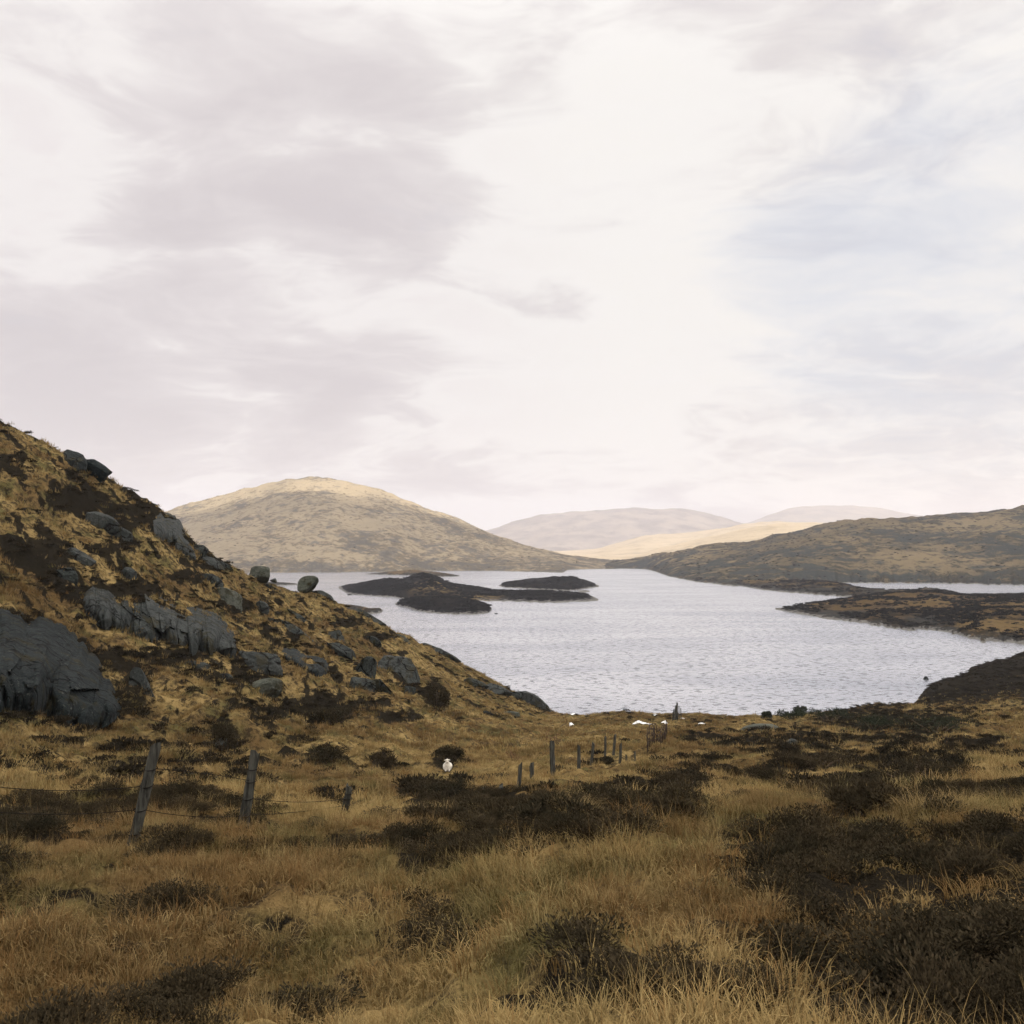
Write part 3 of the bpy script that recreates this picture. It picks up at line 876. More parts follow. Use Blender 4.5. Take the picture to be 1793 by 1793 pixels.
def rock_at(name, x0, x1, y0, y1, tilt=0, seed=1, depth=0.8, mat='rock', planes=8, cracks=0, parent=None, sub=4, sink=0.25, stand=False, box=0.0, rough=0.04, grow=1.0, dY=0.0):
    xc, yc = (x0 + x1) / 2, (y0 + y1) / 2
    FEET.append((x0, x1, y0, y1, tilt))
    p = hit_down(xc, y1 if stand else yc)
    Y = p.y + dY
    a = math.radians(tilt)
    wx = (x1 - x0) / 2 * Y / F * grow
    wz = (y1 - y0) / 2 * Y / F * grow
    # undo the tilt so that the tilted ellipse fills the box
    ca, sa = abs(math.cos(a)), abs(math.sin(a))
    if abs(ca * ca - sa * sa) > 0.3 and tilt:
        A = (wx * wx * ca * ca - wz * wz * sa * sa) / (ca ** 4 - sa ** 4)
        B = (wz * wz * ca * ca - wx * wx * sa * sa) / (ca ** 4 - sa ** 4)
        A = math.sqrt(max(A, (0.6 * wx) ** 2))
        B = math.sqrt(max(B, (0.30 * wz) ** 2))
    else:
        A, B = wx, wz
    dp = (A + B) / 2 * depth * 1.2
    d = pix_dir(xc, yc)
    c = Vector((0, 0, CAMZ)) + d * ((Y + (0 if stand else dp * sink)) / d.y)
    me = rock_mesh(name, seed, planes, sub, rough, cracks, box=box)
    me.materials.append(M[mat])
    o = bpy.data.objects.new(name, me)
    COL.objects.link(o)
    mt = Matrix.Rotation(a, 4, 'Y') @ Matrix.Diagonal((A * 1.55, dp * 1.4, B * 1.55, 1))
    me.transform(mt)
    if parent:
        o.parent = parent
        o.location = c - parent.location
    else:
        o.location = c
    return o


def slab_group(name, label, boxes, mat='rock', base=None, seed=100, **kw):
    root = bpy.data.objects.new(name, None)
    COL.objects.link(root)
    b = hit_down(*base)
    root.location = b
    tag(root, label, "outcrop", "rock outcrops on the left hillside")
    for i, bx_ in enumerate(boxes):
        x0, x1, y0, y1, tl = bx_[:5]
        k2 = dict(kw)
        if len(bx_) > 5:
            k2.update(bx_[5])
        rock_at("slab", x0, x1, y0, y1, tl, seed + i * 7, mat=mat, parent=root, **k2)
    return root


G_R = "boulders on the left hillside"
def rock_face(parent, top, bot, seed, mat='rock', bulge=0.35, cracks=3, nc=84, nr=34):
    """a rock wall rising out of the slope: foot and crest lines given as photograph points"""
    r = random.Random(seed)
    ts = np.linspace(0, 1, nc)

    def curve(pts):
        p_ = np.array(pts, float)
        L = np.concatenate([[0], np.cumsum(np.hypot(*np.diff(p_, axis=0).T))])
        L /= L[-1]
        return np.stack([pchip(L, p_[:, 0], ts), pchip(L, p_[:, 1], ts)], -1)
    T, B = curve(top), curve(bot)
    rag = fbm(ts * 9, ts * 0 + seed, 4, seed) * 0.05
    yb = np.array([(hit_down(*q) or Vector((0, 80, 0))).y for q in B])
    yt = np.array([max((hit_down(*q) or Vector((0, 80, 0))).y, 0) for q in T])
    for _ in range(10):
        yb[1:-1] = (yb[:-2] + 2 * yb[1:-1] + yb[2:]) / 4
        yt[1:-1] = (yt[:-2] + 2 * yt[1:-1] + yt[2:]) / 4
    yt = np.maximum(yt, yb + 0.4)
    size = float(np.mean((B[:, 1] - T[:, 1]) * yb / F))
    cr = [(r.uniform(0.06, 0.94), r.uniform(-.16, .16), r.uniform(.008, .02), r.uniform(.5, 1.0)) for _ in range(cracks)]
    asp = float(np.mean(np.hypot(*np.diff(B, axis=0).T)) * (nc - 1) * np.mean(yb) / F / max(size, .1))
    facets = [(r.uniform(0, asp), r.uniform(0, 1), r.uniform(-.13, .13), r.uniform(-.55, .55), r.uniform(-.45, .35)) for _ in range(max(7, int(7 * asp)))]
    steps = [(r.uniform(0.1, 0.9), r.uniform(-.15, .15), r.uniform(-.12, .12)) for _ in range(4)]
    ledge = [(r.uniform(.25, .8), r.uniform(-.25, .25), r.uniform(0.0, .6), r.uniform(.4, 1.0)) for _ in range(2)]
    vs = []
    rows = list(np.linspace(-0.12, 1.0, nr)) + [1.04]

    for t in rows:
        for i in range(nc):
            s_ = ts[i]
            e_ = min(1.0, min(s_, 1 - s_) / 0.07)
            e_ = math.sqrt(max(e_, 0.0))
            tt = min(max(t, 0), 1)
            px = B[i, 0] + (T[i, 0] - B[i, 0]) * t
            py = B[i, 1] + (T[i, 1] - B[i, 1]) * (t - abs(rag[i]) * 1.6 * tt ** 5)
            Yd_ = yb[i] + (yt[i] - yb[i]) * tt ** 2.6
            off = bulge * size * (1 - tt ** 3) * e_
            off += size * 0.05 * float(fbm(np.array(s_ * 4.0), np.array(t * 2.2 + seed), 4, seed)) * e_
            bx = s_ * asp + 0.06 * math.sin(7 * t + seed)
            best, bd = None, 9e9
            for fc in facets:
                dd = ((bx - fc[0]) * 1.5) ** 2 + (t - fc[1]) ** 2
                if dd < bd:
                    bd, best = dd, fc
            off += size * (best[2] + best[3] * (bx - best[0]) + best[4] * (t - best[1])) * e_
            for c0, sl, w_, d_ in cr:
                q = s_ - c0 - sl * (t - .5) - 0.02 * math.sin(9 * t + seed)
                off -= size * 0.16 * d_ * math.exp(-(q / w_) ** 2)
            for c0, sl, d_ in steps:
                if s_ > c0 + sl * (t - .5):
                    off += size * d_ * e_
            for c0, sl, s0, ln in ledge:
                q = t - c0 - sl * (s_ - .5)
                if s0 < s_ < s0 + ln and q > 0:
                    off -= size * 0.07
            if t > 1.0:
                Yd_ += 0.9
                py += 5
            d = pix_dir(px, py)
            Yq = max(Yd_ - off + (1 - e_) * 0.5, 3.0)
            p_ = Vector((0, 0, CAMZ)) + d * (Yq / d.y)
            vs.append(tuple(p_ - parent.location))
    fs = []
    for j in range(len(rows) - 1):
        for i in range(nc - 1):
            k = j * nc + i
            fs.append((k, k + 1, k + nc + 1, k + nc))
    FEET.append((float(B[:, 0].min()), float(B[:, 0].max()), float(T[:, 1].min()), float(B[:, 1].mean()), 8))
    return mesh_obj("slab", vs, fs, M[mat], False, parent)


def face_group(label, base, faces, mat='rock', **kw):
    root = bpy.data.objects.new("rock_outcrop", None)
    COL.objects.link(root)
    root.location = hit_down(*base)
    tag(root, label, "outcrop", "rock outcrops on the left hillside")
    for i, (tp, bt) in enumerate(faces):
        rock_face(root, tp, bt, int(base[0]) + i * 5, mat, **kw)
    return root


face_group("long cracked whaleback outcrop of dark granite across the left hillside", (280, 1135), [
    ([(146, 1040), (165, 1026), (185, 1029), (205, 1041), (224, 1052)], [(146, 1072), (168, 1088), (190, 1097), (226, 1108)]),
    ([(212, 1046), (235, 1052), (268, 1050)], [(208, 1104), (235, 1113), (272, 1120)]),
    ([(252, 1034), (275, 1039), (300, 1051), (336, 1063)], [(262, 1112), (290, 1123), (312, 1133), (338, 1142)]),
    ([(326, 1059), (350, 1063), (375, 1071), (395, 1088), (408, 1104), (414, 1124)], [(330, 1139), (355, 1138), (380, 1140), (400, 1148), (414, 1148)])], bulge=0.30)
face_group("huge dark rock face at the left edge with pale water streaks", (120, 1258), [
    ([(-90, 1030), (20, 1058), (97, 1085), (125, 1103), (150, 1128), (175, 1157), (195, 1194), (212, 1228)],
     [(-90, 1225), (20, 1248), (97, 1256), (130, 1264), (160, 1268), (185, 1264), (205, 1252), (214, 1242)])], 'rock_dark', bulge=0.18, cracks=5, nc=130, nr=50)
face_group("craggy rock knob breaking the skyline of the left hillside", (305, 948), [
    ([(268, 910), (284, 896), (300, 899), (315, 911), (324, 930), (332, 950)], [(270, 940), (288, 944), (302, 950), (318, 956), (334, 960)]),
    ([(308, 934), (322, 938), (334, 952), (342, 968)], [(306, 962), (318, 968), (330, 974), (344, 980)])], bulge=0.35)
slab_group("rock_outcrop", "run of low rocks down the skyline below the craggy knob", [
    (336, 362, 958, 984, 40), (350, 384, 972, 998, 35), (374, 402, 986, 1004, 25)], base=(360, 992), seed=165, depth=0.7)
slab_group("rock_outcrop", "dark slab along the top of the hillside skyline at far left", [
    (120, 186, 806, 850, 26), (98, 140, 792, 830, 24)], base=(150, 840), seed=170, mat='rock_dark', depth=0.6)
slab_group("rock_outcrop", "broken stack of leaning slabs halfway down the hillside", [
    (558, 606, 1104, 1134, 22), (580, 626, 1130, 1160, 30), (612, 654, 1188, 1224, 38), (622, 660, 1160, 1200, 44), (650, 684, 1196, 1226, 20)], base=(620, 1200), seed=180, depth=0.6)
slab_group("rock_outcrop", "square cracked block standing on a smaller stone low on the hillside", [
    (676, 732, 1164, 1206, 8, dict(cracks=2, box=0.6)), (700, 726, 1202, 1228, 0, dict(box=0.4))], base=(705, 1225), seed=190, depth=0.8, planes=6)
slab_group("rock_outcrop", "long flat ledge near the foot of the hillside above the lake", [
    (806, 850, 1190, 1210, 18), (838, 890, 1200, 1224, 18), (884, 920, 1212, 1232, 22)], base=(850, 1218), seed=200, depth=0.6)
slab_group("rock_outcrop", "grey rocks where the hillside ends at the water", [
    (906, 952, 1216, 1248, 30), (898, 930, 1206, 1228, 24), (938, 974, 1224, 1246, 24)], base=(930, 1245), seed=210, depth=0.7)
slab_group("rock_outcrop", "pale slab lying in the grass high on the left hillside", [
    (150, 200, 906, 944, 24), (198, 230, 928, 952, 30)], base=(180, 945), seed=220, depth=0.6)
slab_group("rock_outcrop", "low dark rocks under the whaleback outcrop", [
    (328, 362, 1156, 1178, 24), (356, 392, 1148, 1172, 34), (372, 410, 1176, 1200, 26)], base=(370, 1195), seed=230, depth=0.6)
face_group("black square-ended peat bank in the middle of the hillside, built as a rock ledge", (535, 1176), [  # dark peat and heather bank, modelled as a rock ledge
    ([(492, 1133), (515, 1135), (540, 1146), (566, 1151), (574, 1158)], [(496, 1150), (515, 1161), (540, 1175), (566, 1183), (576, 1178)])], 'rock_dark', bulge=0.35, cracks=2)
singles = [
    ("boulder", 436, 474, 993, 1020, 0, 301, dict(stand=True, planes=7, sink=0, mat='rock_pale', grow=0.74, box=0.1), "large mossy boulder perched on the hillside skyline by the water"),
    ("boulder", 525, 554, 1011, 1036, 0, 302, dict(stand=True, planes=6, mat='rock_pale', grow=0.8, box=0.25), "round-topped boulder alone on the slope edge against the lake"),
    ("boulder", 473, 484, 1013, 1020, 0, 303, dict(stand=True), "small stone at the foot of the perched skyline boulder"),
    ("boulder", 424, 492, 1142, 1188, 20, 304, dict(depth=0.8), "big smooth boulder right of the whaleback outcrop"),
    ("boulder", 434, 492, 1198, 1234, -12, 305, dict(mat='rock_pale'), "pale flat-topped boulder below the big smooth boulder"),
    ("boulder", 476, 542, 1080, 1128, 36, 306, dict(depth=0.6), "smooth grey slab leaning downhill in bright grass"),
    ("boulder", 508, 540, 1072, 1096, 36, 307, {}, "thin slab just above the leaning grey slab"),
    ("boulder", 376, 424, 1038, 1074, 28, 308, dict(mat='rock_pale'), "pale rounded rock above the right end of the whaleback"),
    ("boulder", 126, 170, 966, 1002, 30, 309, {}, "blocky rock in grass at left above the whaleback"),
    ("boulder", 206, 236, 998, 1020, 20, 310, {}, "small rock in the grass strip above the whaleback"),
    ("boulder", 232, 272, 1182, 1244, 62, 311, dict(depth=0.5), "pointed slab leaning beside the huge left rock face"),
    ("boulder", 632, 676, 1074, 1102, 30, 312, dict(stand=False), "grey rock on the slope edge above the low spit"),
    ("boulder", 690, 716, 1110, 1126, 22, 313, dict(mat='rock_pale'), "small pale rock on the slope edge against the water"),
    ("boulder", 744, 796, 1130, 1154, 20, 314, {}, "long lichened rock on the slope edge over the lake"),
    ("boulder", 552, 584, 1034, 1052, 20, 315, {}, "low rock on the slope edge right of the round-topped boulder"),
    ("boulder", 466, 492, 1025, 1042, 20, 316, {}, "dull rock just below the perched skyline boulder"),
    ("boulder", 445, 466, 1058, 1078, 40, 317, {}, "dark stone above the leaning grey slab"),
    ("boulder", 355, 384, 1010, 1034, 30, 318, {}, "half-buried rock in golden grass under the skyline knob"),
    ("boulder", 100, 128, 1000, 1030, 10, 319, {}, "dark rock at the left edge above the huge rock face"),
    ("boulder", 640, 662, 1118, 1134, 20, 320, {}, "small grey rock in bright grass right of the leaning slabs"),
    ("boulder", 1306, 1354, 1272, 1288, -4, 321, dict(mat='rock_pale'), "low pale boulder in the heather on the right moor"),
    ("boulder", 1372, 1394, 1297, 1311, 0, 322, {}, "small grey boulder in dark heather on the right moor"),
    ("boulder", 1262, 1282, 1316, 1326, 0, 323, {}, "flat stone beside a dark heather clump on the right moor"),
    ("boulder", 376, 394, 1296, 1318, 50, 324, {}, "small upright stone in the dark gully at left"),
    ("boulder", 838, 862, 1243, 1254, 10, 325, {}, "small stone in brown grass below the flat ledge"),
    ("boulder", 884, 912, 1248, 1258, 8, 326, dict(mat='rock_pale'), "pale stone in brown grass near the end of the hillside"),
]
for nm, x0, x1, y0, y1, tl, sd, kw, lab in singles:
    tag(rock_at(nm, x0, x1, y0, y1, tl, sd, **kw), lab, "boulder", G_R if x0 < 1000 else "boulders on the right moor")


def water_rock(px, py, w, h, seed, lab):
    Y = Y_shore(py)
    d = pix_dir(px, py)
    me = rock_mesh("lake_rock", seed, 7, 3, 0.08)
    me.materials.append(M['rock_dark'])
    me.transform(Matrix.Diagonal((w / 2 * Y / F, w / 2 * Y / F, h * Y / F, 1)))
    o = bpy.data.objects.new("lake_rock", me)
    COL.objects.link(o)
    o.location = (d.x / d.y * Y, Y, 0.0)
    tag(o, lab, "rock")


water_rock(1621, 1190, 10, 6, 401, "small dark rock in the water off the right headland")
water_rock(868, 1075, 10, 1.5, 402, "thin dark rock just off the front point of the island")
water_rock(612, 1042, 9, 2, 403, "tiny dark rock by the left tip of the island")

# ------------------------------------------------------------------ vegetation prototypes


def tuft_mesh(name, seed, n, lo, hi, width, spread, droop, seg=3):
    r = random.Random(seed)
    vs, fs = [], []
    for i in range(n):
        a = r.uniform(0, 2 * math.pi)
        rad = spread * math.sqrt(r.random())
        bx_, by_ = rad * math.cos(a), rad * math.sin(a)
        L = r.uniform(lo, hi)
        ld = a + r.gauss(0, 0.7)
        lean = r.uniform(0.15, 0.75)
        dr = r.uniform(0.4, 1.3) * droop
        wdir = (-math.sin(ld), math.cos(ld))
        b0 = len(vs)
        x, y, z = bx_, by_, -0.04
        ang = lean * 0.5
        for s in range(seg + 1):
            w = width * (1 - s / (seg + 0.25)) * r.uniform(0.8, 1.1)
            vs.append((x - wdir[0] * w / 2, y - wdir[1] * w / 2, z))
            vs.append((x + wdir[0] * w / 2, y + wdir[1] * w / 2, z))
            st = L / seg
            x += math.cos(ld) * math.sin(ang) * st
            y += math.sin(ld) * math.sin(ang) * st
            z += math.cos(ang) * st
            ang += dr * (s + 1) / seg
        for s in range(seg):
            k = b0 + 2 * s
            fs.append((k, k + 1, k + 3, k + 2))
    me = bpy.data.meshes.new(name)
    me.from_pydata(vs, [], fs)
    return me


def shrub_mesh(name, seed, n, size, flat=0.7, leaf=0.09, stems=10):
    """a heathery dome: stems plus many small sprigs pointing outwards, uneven outline"""
    r = random.Random(seed)
    vs, fs = [], []
    lobes = [(Vector((r.uniform(-.5, .5), r.uniform(-.5, .5), r.uniform(0.1, .35))) * size, r.uniform(0.35, 0.6) * size) for _ in range(6)]
    for i in range(n):
        c, R = r.choice(lobes)
        d = Vector((r.gauss(0, 1), r.gauss(0, 1), abs(r.gauss(0.25, 0.8)))).normalized()
        p = c + d * R * (r.random() ** 0.35)
        p.z = max(-0.05 * size, p.z * flat)
        up = (d + Vector((r.gauss(0, .5), r.gauss(0, .5), 0.7))).normalized()
        side = up.cross(Vector((r.gauss(0, 1), r.gauss(0, 1), r.gauss(0, 1)))).normalized()
        l = leaf * r.uniform(0.6, 1.7)
        w = leaf * r.uniform(0.25, 0.5)
        b = len(vs)
        vs += [tuple(p - side * w * .4), tuple(p + side * w * .4), tuple(p + up * l * .6 + side * w * .6), tuple(p + up * l), tuple(p + up * l * .6 - side * w * .6)]
        fs.append((b, b + 1, b + 2, b + 3, b + 4))
    me = bpy.data.meshes.new(name)
    me.from_pydata(vs, [], fs)
    return me


PROT = bpy.data.collections.new("plant_sources")


def protos(cname, meshes, mat):
    c = bpy.data.collections.new(cname)
    for m_ in meshes:
        m_.materials.append(M[mat])
        c.objects.link(bpy.data.objects.new(m_.name, m_))
    return c


def scatter(name, pts, scl, rot, coll, label):
    """one 'stuff' object that instances plants of coll on given points"""
    me = bpy.data.meshes.new(name)
    me.vertices.add(len(pts))
    me.vertices.foreach_set('co', np.asarray(pts, np.float32).ravel())
    a = me.attributes.new('scl', 'FLOAT_VECTOR', 'POINT')
    a.data.foreach_set('vector', np.asarray(scl, np.float32).ravel())
    b = me.attributes.new('rot', 'FLOAT_VECTOR', 'POINT')
    b.data.foreach_set('vector', np.asarray(rot, np.float32).ravel())
    me.update()
    o = bpy.data.objects.new(name, me)
    COL.objects.link(o)
    ng = bpy.data.node_groups.new(name + "_nodes", 'GeometryNodeTree')
    ng.interface.new_socket('Geometry', in_out='INPUT', socket_type='NodeSocketGeometry')
    ng.interface.new_socket('Geometry', in_out='OUTPUT', socket_type='NodeSocketGeometry')
    gi = ng.nodes.new('NodeGroupInput')
    go = ng.nodes.new('NodeGroupOutput')
    ci = ng.nodes.new('GeometryNodeCollectionInfo')
    ci.inputs['Collection'].default_value = coll
    ci.inputs['Separate Children'].default_value = True
    ci.inputs['Reset Children'].default_value = True
    ip = ng.nodes.new('GeometryNodeInstanceOnPoints')
    ip.inputs['Pick Instance'].default_value = True
    ns = ng.nodes.new('GeometryNodeInputNamedAttribute')
    ns.data_type = 'FLOAT_VECTOR'
    ns.inputs['Name'].default_value = 'scl'
    nr = ng.nodes.new('GeometryNodeInputNamedAttribute')
    nr.data_type = 'FLOAT_VECTOR'
    nr.inputs['Name'].default_value = 'rot'
    e2r = ng.nodes.new('FunctionNodeEulerToRotation')
    ng.links.new(nr.outputs[0], e2r.inputs[0])
    ng.links.new(gi.outputs[0], ip.inputs['Points'])
    ng.links.new(ci.outputs[0], ip.inputs['Instance'])
    ng.links.new(e2r.outputs[0], ip.inputs['Rotation'])
    ng.links.new(ns.outputs[0], ip.inputs['Scale'])
    rid = ng.nodes.new('FunctionNodeRandomValue')
    rid.data_type = 'INT'
    for s_ in rid.inputs:
        if s_.enabled and s_.name == 'Max':
            s_.default_value = 1000
    ro = [s_ for s_ in rid.outputs if s_.enabled][0]
    ng.links.new(ro, ip.inputs['Instance Index'])
    ng.links.new(ip.outputs[0], go.inputs[0])
    md = o.modifiers.new("plants", 'NODES')
    md.node_group = ng
    o['kind'] = 'stuff'
    o['label'] = label
    return o


# where heather grows: dark patches of the photograph carried onto the ground, shade under the big rock included, plus natural noise
PATCH = [(900, 1414, 170, 20), (770, 1388, 60, 20), (1030, 1395, 38, 16), (972, 1414, 70, 18), (1112, 1388, 36, 20), (1188, 1370, 50, 26), (1284, 1353, 20, 12), (1160, 1416, 52, 18),
         (1600, 1352, 110, 36), (1430, 1332, 75, 18), (1336, 1355, 38, 16), (1430, 1384, 50, 15), (1512, 1395, 60, 46), (1410, 1298, 62, 18), (1560, 1262, 130, 20), (1560, 1300, 70, 10),
         (1640, 1400, 30, 30), (1300, 1300, 60, 10), (1240, 1290, 50, 8), (1230, 1330, 40, 8), (1675, 1200, 95, 34), (1760, 1180, 90, 40), (1680, 1300, 40, 14), (1340, 1240, 40, 8), (1480, 1240, 80, 10),
         (392, 1290, 22, 32), (586, 1249, 46, 16), (575, 1322, 36, 14), (670, 1333, 20, 15), (764, 1218, 18, 28), (784, 1330, 24, 16), (150, 1262, 60, 20), (235, 1215, 30, 40),
         (300, 1150, 60, 14), (480, 1245, 40, 10), (420, 1175, 16, 30), (200, 1085, 60, 20), (170, 1040, 60, 14), (130, 880, 60, 26), (230, 900, 50, 20), (380, 985, 40, 14), (200, 960, 50, 8),
         (560, 1225, 40, 12), (440, 1190, 30, 14), (640, 1235, 40, 10), (700, 1255, 40, 10), (610, 1090, 30, 8), (660, 1115, 30, 8), (330, 1010, 40, 10), (420, 1060, 30, 12), (250, 1310, 60, 14), (330, 1330, 40, 12)]


def heather_field(X, Y, Z):
    """0..1 likelihood of heather at ground points"""
    dz = Z - CAMZ
    # photograph position of the ground point
    c_, s_ = math.cos(TH), math.sin(TH)
    dep = Y * c_ + dz * s_
    px = CX + F * X / dep
    py = CY - F * (dz * c_ - Y * s_) / dep
    wob = fbm(X * 0.5, Y * 0.5, 3, 201) * 0.45
    h = np.zeros_like(X)
    for (a, b, rx, ry) in PATCH:
        d = np.sqrt(((px - a) / rx) ** 2 + ((py - b) / ry) ** 2) + wob
        h = np.maximum(h, np.clip((1.15 - d) / 0.3, 0, 1))
    n = fbm(X * 0.17, Y * 0.17, 5, 202) * 1.15
    right = np.clip((px - 1150) / 350, 0, 1)
    leftt = np.clip((760 - px) / 400, 0, 1)
    thr = 0.52 - 0.31 * right - 0.20 * leftt - 0.20 * np.clip((360 - px) / 200, 0, 1)  # extra heather at far left partly stands in for darkening towards the edge
    n2 = fbm(X * 0.75, Y * 0.75, 3, 203)
    h = np.maximum(h, np.clip((n - thr) / 0.12, 0, 1))
    h = np.maximum(h, np.clip((n2 - 0.50 + 0.22 * leftt) / 0.12, 0, 1) * 0.85)
    n3 = fbm(X * 1.9, Y * 1.9, 2, 205)
    h = np.maximum(h, np.clip((n3 - 0.70 + 0.14 * leftt) / 0.1, 0, 1) * 0.8)
    # the grassy hollow with the sheep and the fence stays almost free of heather
    hollow = np.clip(1.25 - np.sqrt(((px - 930) / 260) ** 2 + ((py - 1305) / 52) ** 2), 0, 1)
    keep_ = np.zeros_like(h)
    for (a, b, rx, ry) in PATCH:
        if 620 < a < 1160:
            keep_ = np.maximum(keep_, np.clip(1.4 - np.sqrt(((px - a) / rx) ** 2 + ((py - b) / ry) ** 2), 0, 1))
    h = h * (1 - 0.92 * np.clip(hollow * 2, 0, 1) * (1 - np.clip(keep_ * 2, 0, 1)))
    return h, px, py


def random_ground(n, ymin, ymax, power):
    """random points on the moor, depth density ~ Y**power, inside the view and a margin"""
    u = rng.random(n)
    k = power + 1
    Y = (ymin ** k + u * (ymax ** k - ymin ** k)) ** (1 / k) if abs(k) > 1e-6 else ymin * (ymax / ymin) ** u
    px = rng.uniform(-170, 1960, n)
    X = (px - CX) / F * Y
    Z = ground_z(X, Y)
    return X, Y, Z


_hf, _, _ = heather_field(v[used][:, 0], v[used][:, 1], v[used][:, 2])
_at = moor.data.attributes.new('heath', 'FLOAT', 'POINT')
_at.data.foreach_set('value', _hf.astype(np.float32))

grass_near = protos("grass_near", [tuft_mesh("tuft_near", s, (44, 60, 30, 50, 14)[s], (.09, .06, .10, .05, .2)[s], (.24, .19, .26, .15, .32)[s], (.007, .009, .006, .011, .005)[s], (.13, .18, .10, .2, .12)[s], (1.0, 2.2, .7, 2.6, .5)[s], 4) for s in range(5)], 'blade')
grass_mid = protos("grass_mid", [tuft_mesh("tuft_mid", s + 20, (30, 36, 26, 34)[s], (.12, .08, .1, .06)[s], (.28, .22, .34, .18)[s], (.015, .017, .012, .02)[s], (.19, .24, .15, .26)[s], (1.0, 2.0, .7, 2.4)[s], 3) for s in range(4)], 'blade')
grass_far = protos("grass_far", [tuft_mesh("tuft_far", s + 40, 22, .12, .28, .040, .30, .9, 2) for s in range(4)], 'blade')
heath_src = protos("heather_sources", [shrub_mesh("heather_sprigs", s + 60, 1500, 0.55, 0.7, 0.032) for s in range(4)], 'heath_near')
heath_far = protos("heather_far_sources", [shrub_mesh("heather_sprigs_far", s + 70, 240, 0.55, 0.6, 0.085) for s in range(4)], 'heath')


POST_FEET = [(604, 1445), (598, 1462), (430, 1450), (236, 1455), (907, 1398), (930, 1388), (967, 1372), (1014, 1355), (1036, 1333), (1060, 1326), (1075, 1326), (1085, 1330), (1112, 1330), (848, 1412), (878, 1408)]


def clear_of(px, py, Y):
    """keep tall grass from growing right in front of the sheep"""
    bad = (np.abs(px - 783) < 20) & (py > 1336) & (py < 1392)
    for a, b in POST_FEET:
        bad |= (np.abs(px - a) < 9) & (py > b - 8) & (py < b + 30)
    return ~bad


def grass(name, n, y0, y1, power, coll, s0, s1, label):
    X, Y, Z = random_ground(n, y0, y1, power)
    h, px, py = heather_field(X, Y, Z)
    gap = fbm(X * 0.9, Y * 0.9, 3, 207)
    keep = (rng.random(n) > h * 0.84) & (Z > 0.5) & (rng.random(n) > np.clip((gap - 0.05) / 0.35, 0, 0.85)) & clear_of(px, py, Y)
    X, Y, Z = X[keep], Y[keep], Z[keep]
    m_ = len(X)
    s = rng.uniform(s0, s1, m_) * (0.75 + 0.5 * np.clip(fbm(X * 0.35, Y * 0.35, 3, 204) + 0.5, 0, 1))
    scl = np.stack([s, s, s * rng.uniform(0.8, 1.2, m_)], -1)
    rot = np.stack([rng.normal(0, 0.14, m_), rng.normal(0, 0.14, m_), rng.uniform(0, 6.28, m_)], -1)
    return scatter(name, np.stack([X, Y, Z], -1), scl, rot, coll, label)


grass("moor_grass", 20000, 2.2, 16, 0.3, grass_near, 0.7, 1.15, "tufted golden moor grass in the foreground")
grass("moor_grass", 34000, 14, 50, 0.2, grass_mid, 0.8, 1.3, "golden moor grass on the middle slope")
grass("moor_grass", 46000, 46, 170, 0.2, grass_far, 0.8, 1.4, "distant golden moor grass on the hillside")


def heather(name, n, y0, y1, power, coll, s0, s1, label):
    X, Y, Z = random_ground(n, y0, y1, power)
    h, px, py = heather_field(X, Y, Z)
    br_ = fbm(X * 0.8, Y * 0.8, 3, 208)
    keep = (rng.random(n) < h * 0.95 * np.clip(0.75 + 1.3 * br_, 0.12, 1)) & (Z > 0.4) & clear_of(px, py, Y)
    X, Y, Z = X[keep], Y[keep], Z[keep]
    m_ = len(X)
    s = rng.uniform(s0, s1, m_)
    scl = np.stack([s * rng.uniform(.9, 1.3, m_), s * rng.uniform(.9, 1.3, m_), s * rng.uniform(0.6, 1.1, m_)], -1)
    rot = np.stack([rng.normal(0, 0.12, m_), rng.normal(0, 0.12, m_), rng.uniform(0, 6.28, m_)], -1)
    return scatter(name, np.stack([X, Y, Z], -1), scl, rot, coll, label)


def foot_shade_heather():  # heather clumps darken the rock feet in place of the shade there
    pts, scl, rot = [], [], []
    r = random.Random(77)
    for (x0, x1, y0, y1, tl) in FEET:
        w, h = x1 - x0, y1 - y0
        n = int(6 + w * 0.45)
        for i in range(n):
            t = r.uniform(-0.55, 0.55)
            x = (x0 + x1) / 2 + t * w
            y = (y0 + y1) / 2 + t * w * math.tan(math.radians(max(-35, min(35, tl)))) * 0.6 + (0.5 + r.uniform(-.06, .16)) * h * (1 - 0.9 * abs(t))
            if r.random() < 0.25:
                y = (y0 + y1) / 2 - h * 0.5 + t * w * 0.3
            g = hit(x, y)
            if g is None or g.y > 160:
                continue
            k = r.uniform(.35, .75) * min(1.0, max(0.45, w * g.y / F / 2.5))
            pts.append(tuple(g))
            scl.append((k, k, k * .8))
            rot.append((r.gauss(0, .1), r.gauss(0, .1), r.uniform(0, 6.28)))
    scatter("heather_cover", pts, scl, rot, heath_far, "dark heather round the feet of the hillside rocks, standing in for their shade")


foot_shade_heather()
heather("heather_cover", 3600, 2.2, 22, 0.5, heath_src, 0.4, 0.75, "low dark heather in the foreground moor")
heather("heather_cover", 30000, 20, 220, 0.25, heath_far, 0.5, 1.05, "low dark heather on the far part of the moor")

heather("heather_cover", 9000, 150, 235, 0.0, heath_far, 0.8, 1.9, "black heather on the headland at the right shore")


